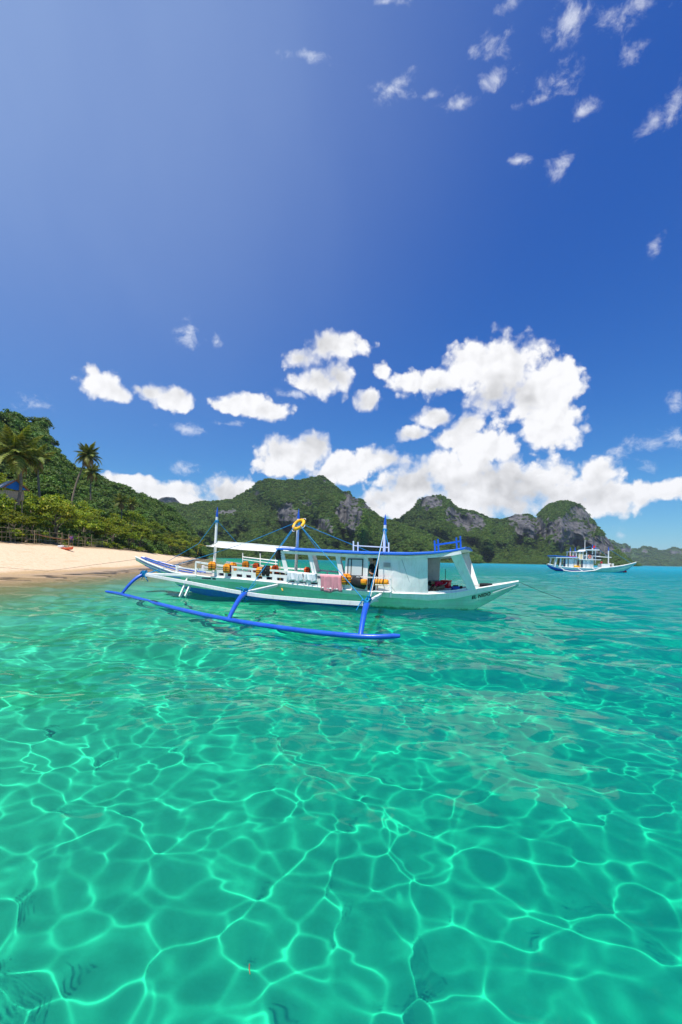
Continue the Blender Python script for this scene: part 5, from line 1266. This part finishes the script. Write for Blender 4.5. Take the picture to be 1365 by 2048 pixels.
def frond_mesh(name, L_, droop, seed, mat):
    rg = np.random.default_rng(seed); V, F_ = [], []; n = 26
    P_ = lambda t: np.array([L_ * (t - .16 * droop * t * t), 0, L_ * (.34 * t - droop * .78 * t * t)])
    for i in range(n):
        t = .10 + .9 * i / (n - 1); p = P_(t); q = P_(min(1, t + .04)); tg = (q - p) / (np.linalg.norm(q - p) + 1e-9) if i < n - 1 else tg
        w = L_ * .30 * math.sin(math.pi * min(1, .18 + .8 * t)) * rg.uniform(.85, 1.1)
        for s_ in (-1, 1):
            out = np.array([.55, s_ * .85, -.32 - .35 * rg.uniform()]); out /= np.linalg.norm(out); tip = p + out * w; wd = tg * L_ * .020
            b = len(V); V += [p - wd, p + wd, (p + tip) / 2 + wd * 1.1 + np.array([0, 0, .04 * w]), tip + np.array([0, 0, -.12 * w]), (p + tip) / 2 - wd * 1.1 + np.array([0, 0, .04 * w])]; F_.append((b, b + 1, b + 2, b + 3, b + 4))
    m = MB(); m.v = [tuple(v) for v in V]; m.f = F_; m.mi = [0] * len(F_); m.sm = [False] * len(F_)
    m.tube([P_(t) for t in np.linspace(0, 1, 8)], [.05 * L_ / 3 * (1 - .85 * t) for t in np.linspace(0, 1, 8)], 4)
    o = m.build(name, M[mat]); me_ = o.data; bpy.data.objects.remove(o); return me_


FRONDS = [frond_mesh('frond', 3.0, dr, s_, 'leaf_palm') for dr, s_ in ((.45, 1), (.75, 2), (1.1, 3))]
DEAD = principled('dead_frond', (.27, .17, .07), .9, .1, .3, 6)


def palm(crown, base, label, r_, nf, seed, dead=6):
    rr = random.Random(seed); cr, ba = Vector(crown), Vector(base); e = empty('palm_tree', ba); tag(e, label, 'palm tree')
    h_ = cr - ba; bendv = Vector((rr.uniform(-.3, .3), 0, 0)); d = MB()
    q = [h_ * t + bendv * math.sin(math.pi * t) + Vector((-h_.x * .25 * math.sin(math.pi * t), 0, 0)) for t in np.linspace(0, 1, 14)]
    d.tube(q, [.20 - .07 * t + (.012 if i % 2 else 0) for i, t in enumerate(np.linspace(0, 1, 14))], 9); d.build('trunk', M['bark'], e)
    for i in range(nf):
        t = i / nf; o = link('frond', FRONDS[0 if t < .35 else 1 if t < .7 else 2], e); o.location = h_ + Vector((0, 0, -.25 * t)); s_ = r_ / 3.0 * rr.uniform(.85, 1.12); o.scale = (s_,) * 3
        o.rotation_euler = (rr.uniform(-.3, .3), -1.05 + 1.35 * t + rr.uniform(-.15, .15), i * 2.399 + rr.uniform(-.2, .2))
    for i in range(dead): o = link('dead_frond', FRONDS[2], e); o.location = h_ + Vector((0, 0, -.3)); o.scale = (r_ / 3.6,) * 3; o.rotation_euler = (0, .75 + rr.uniform(-.2, .2), i * 1.05 + rr.uniform(-.3, .3)); o.material_slots[0].link = 'OBJECT'; o.material_slots[0].material = DEAD
    for i in range(7): a = i * .9; d = MB(); d.ball(h_ + Vector((.22 * math.cos(a), .22 * math.sin(a), -.32 - .08 * (i % 3))), (.12, .12, .15), 8, 6); d.build('coconut', M['bamboo'], e)
    return e


palm(at(177, 910, 88), at(140, 1040, 86), 'tall leaning coconut palm standing alone against the sky', 3.0, 26, 1)
palm(at(31, 908, 58), at(36, 1010, 57), 'large coconut palm with spreading pale fronds above the hut', 4.0, 30, 2, 2)
palm(at(74, 915, 74), at(80, 1000, 74), 'shorter coconut palm half hidden right of the large palm', 3.0, 24, 3)
palm(at(184, 944, 112), at(182, 1000, 112), 'small coconut palm behind the trunk of the tall leaning palm', 3.0, 22, 4)
palm(at(243, 1003, 132), at(243, 1060, 132), 'low pale coconut palm in the trees right of the leaning palm', 2.9, 18, 5)
palm(at(264, 1007, 140), at(266, 1060, 140), 'lowest coconut palm in the trees furthest along the beach', 2.5, 18, 6)

# ------------------------------------------------------------------ thin sea haze over the whole bay
hv = bpy.data.meshes.new('haze'); bx = MB().box((0, 2600, 86), (12600, 7600, 200)); hv.from_pydata(bx.v, [], bx.f)
mh = bpy.data.materials.new('haze'); mh.use_nodes = True; N = Nodes(mh.node_tree); vo = N.n('ShaderNodeVolumePrincipled'); ho = N.n('ShaderNodeOutputMaterial')
vo.inputs['Color'].default_value = (.70, .84, 1, 1); vo.inputs['Density'].default_value = .00010; vo.inputs['Anisotropy'].default_value = .2; N.l(vo.outputs[0], ho.inputs[1])
tag(link('haze', hv, None, mh), kind='stuff')
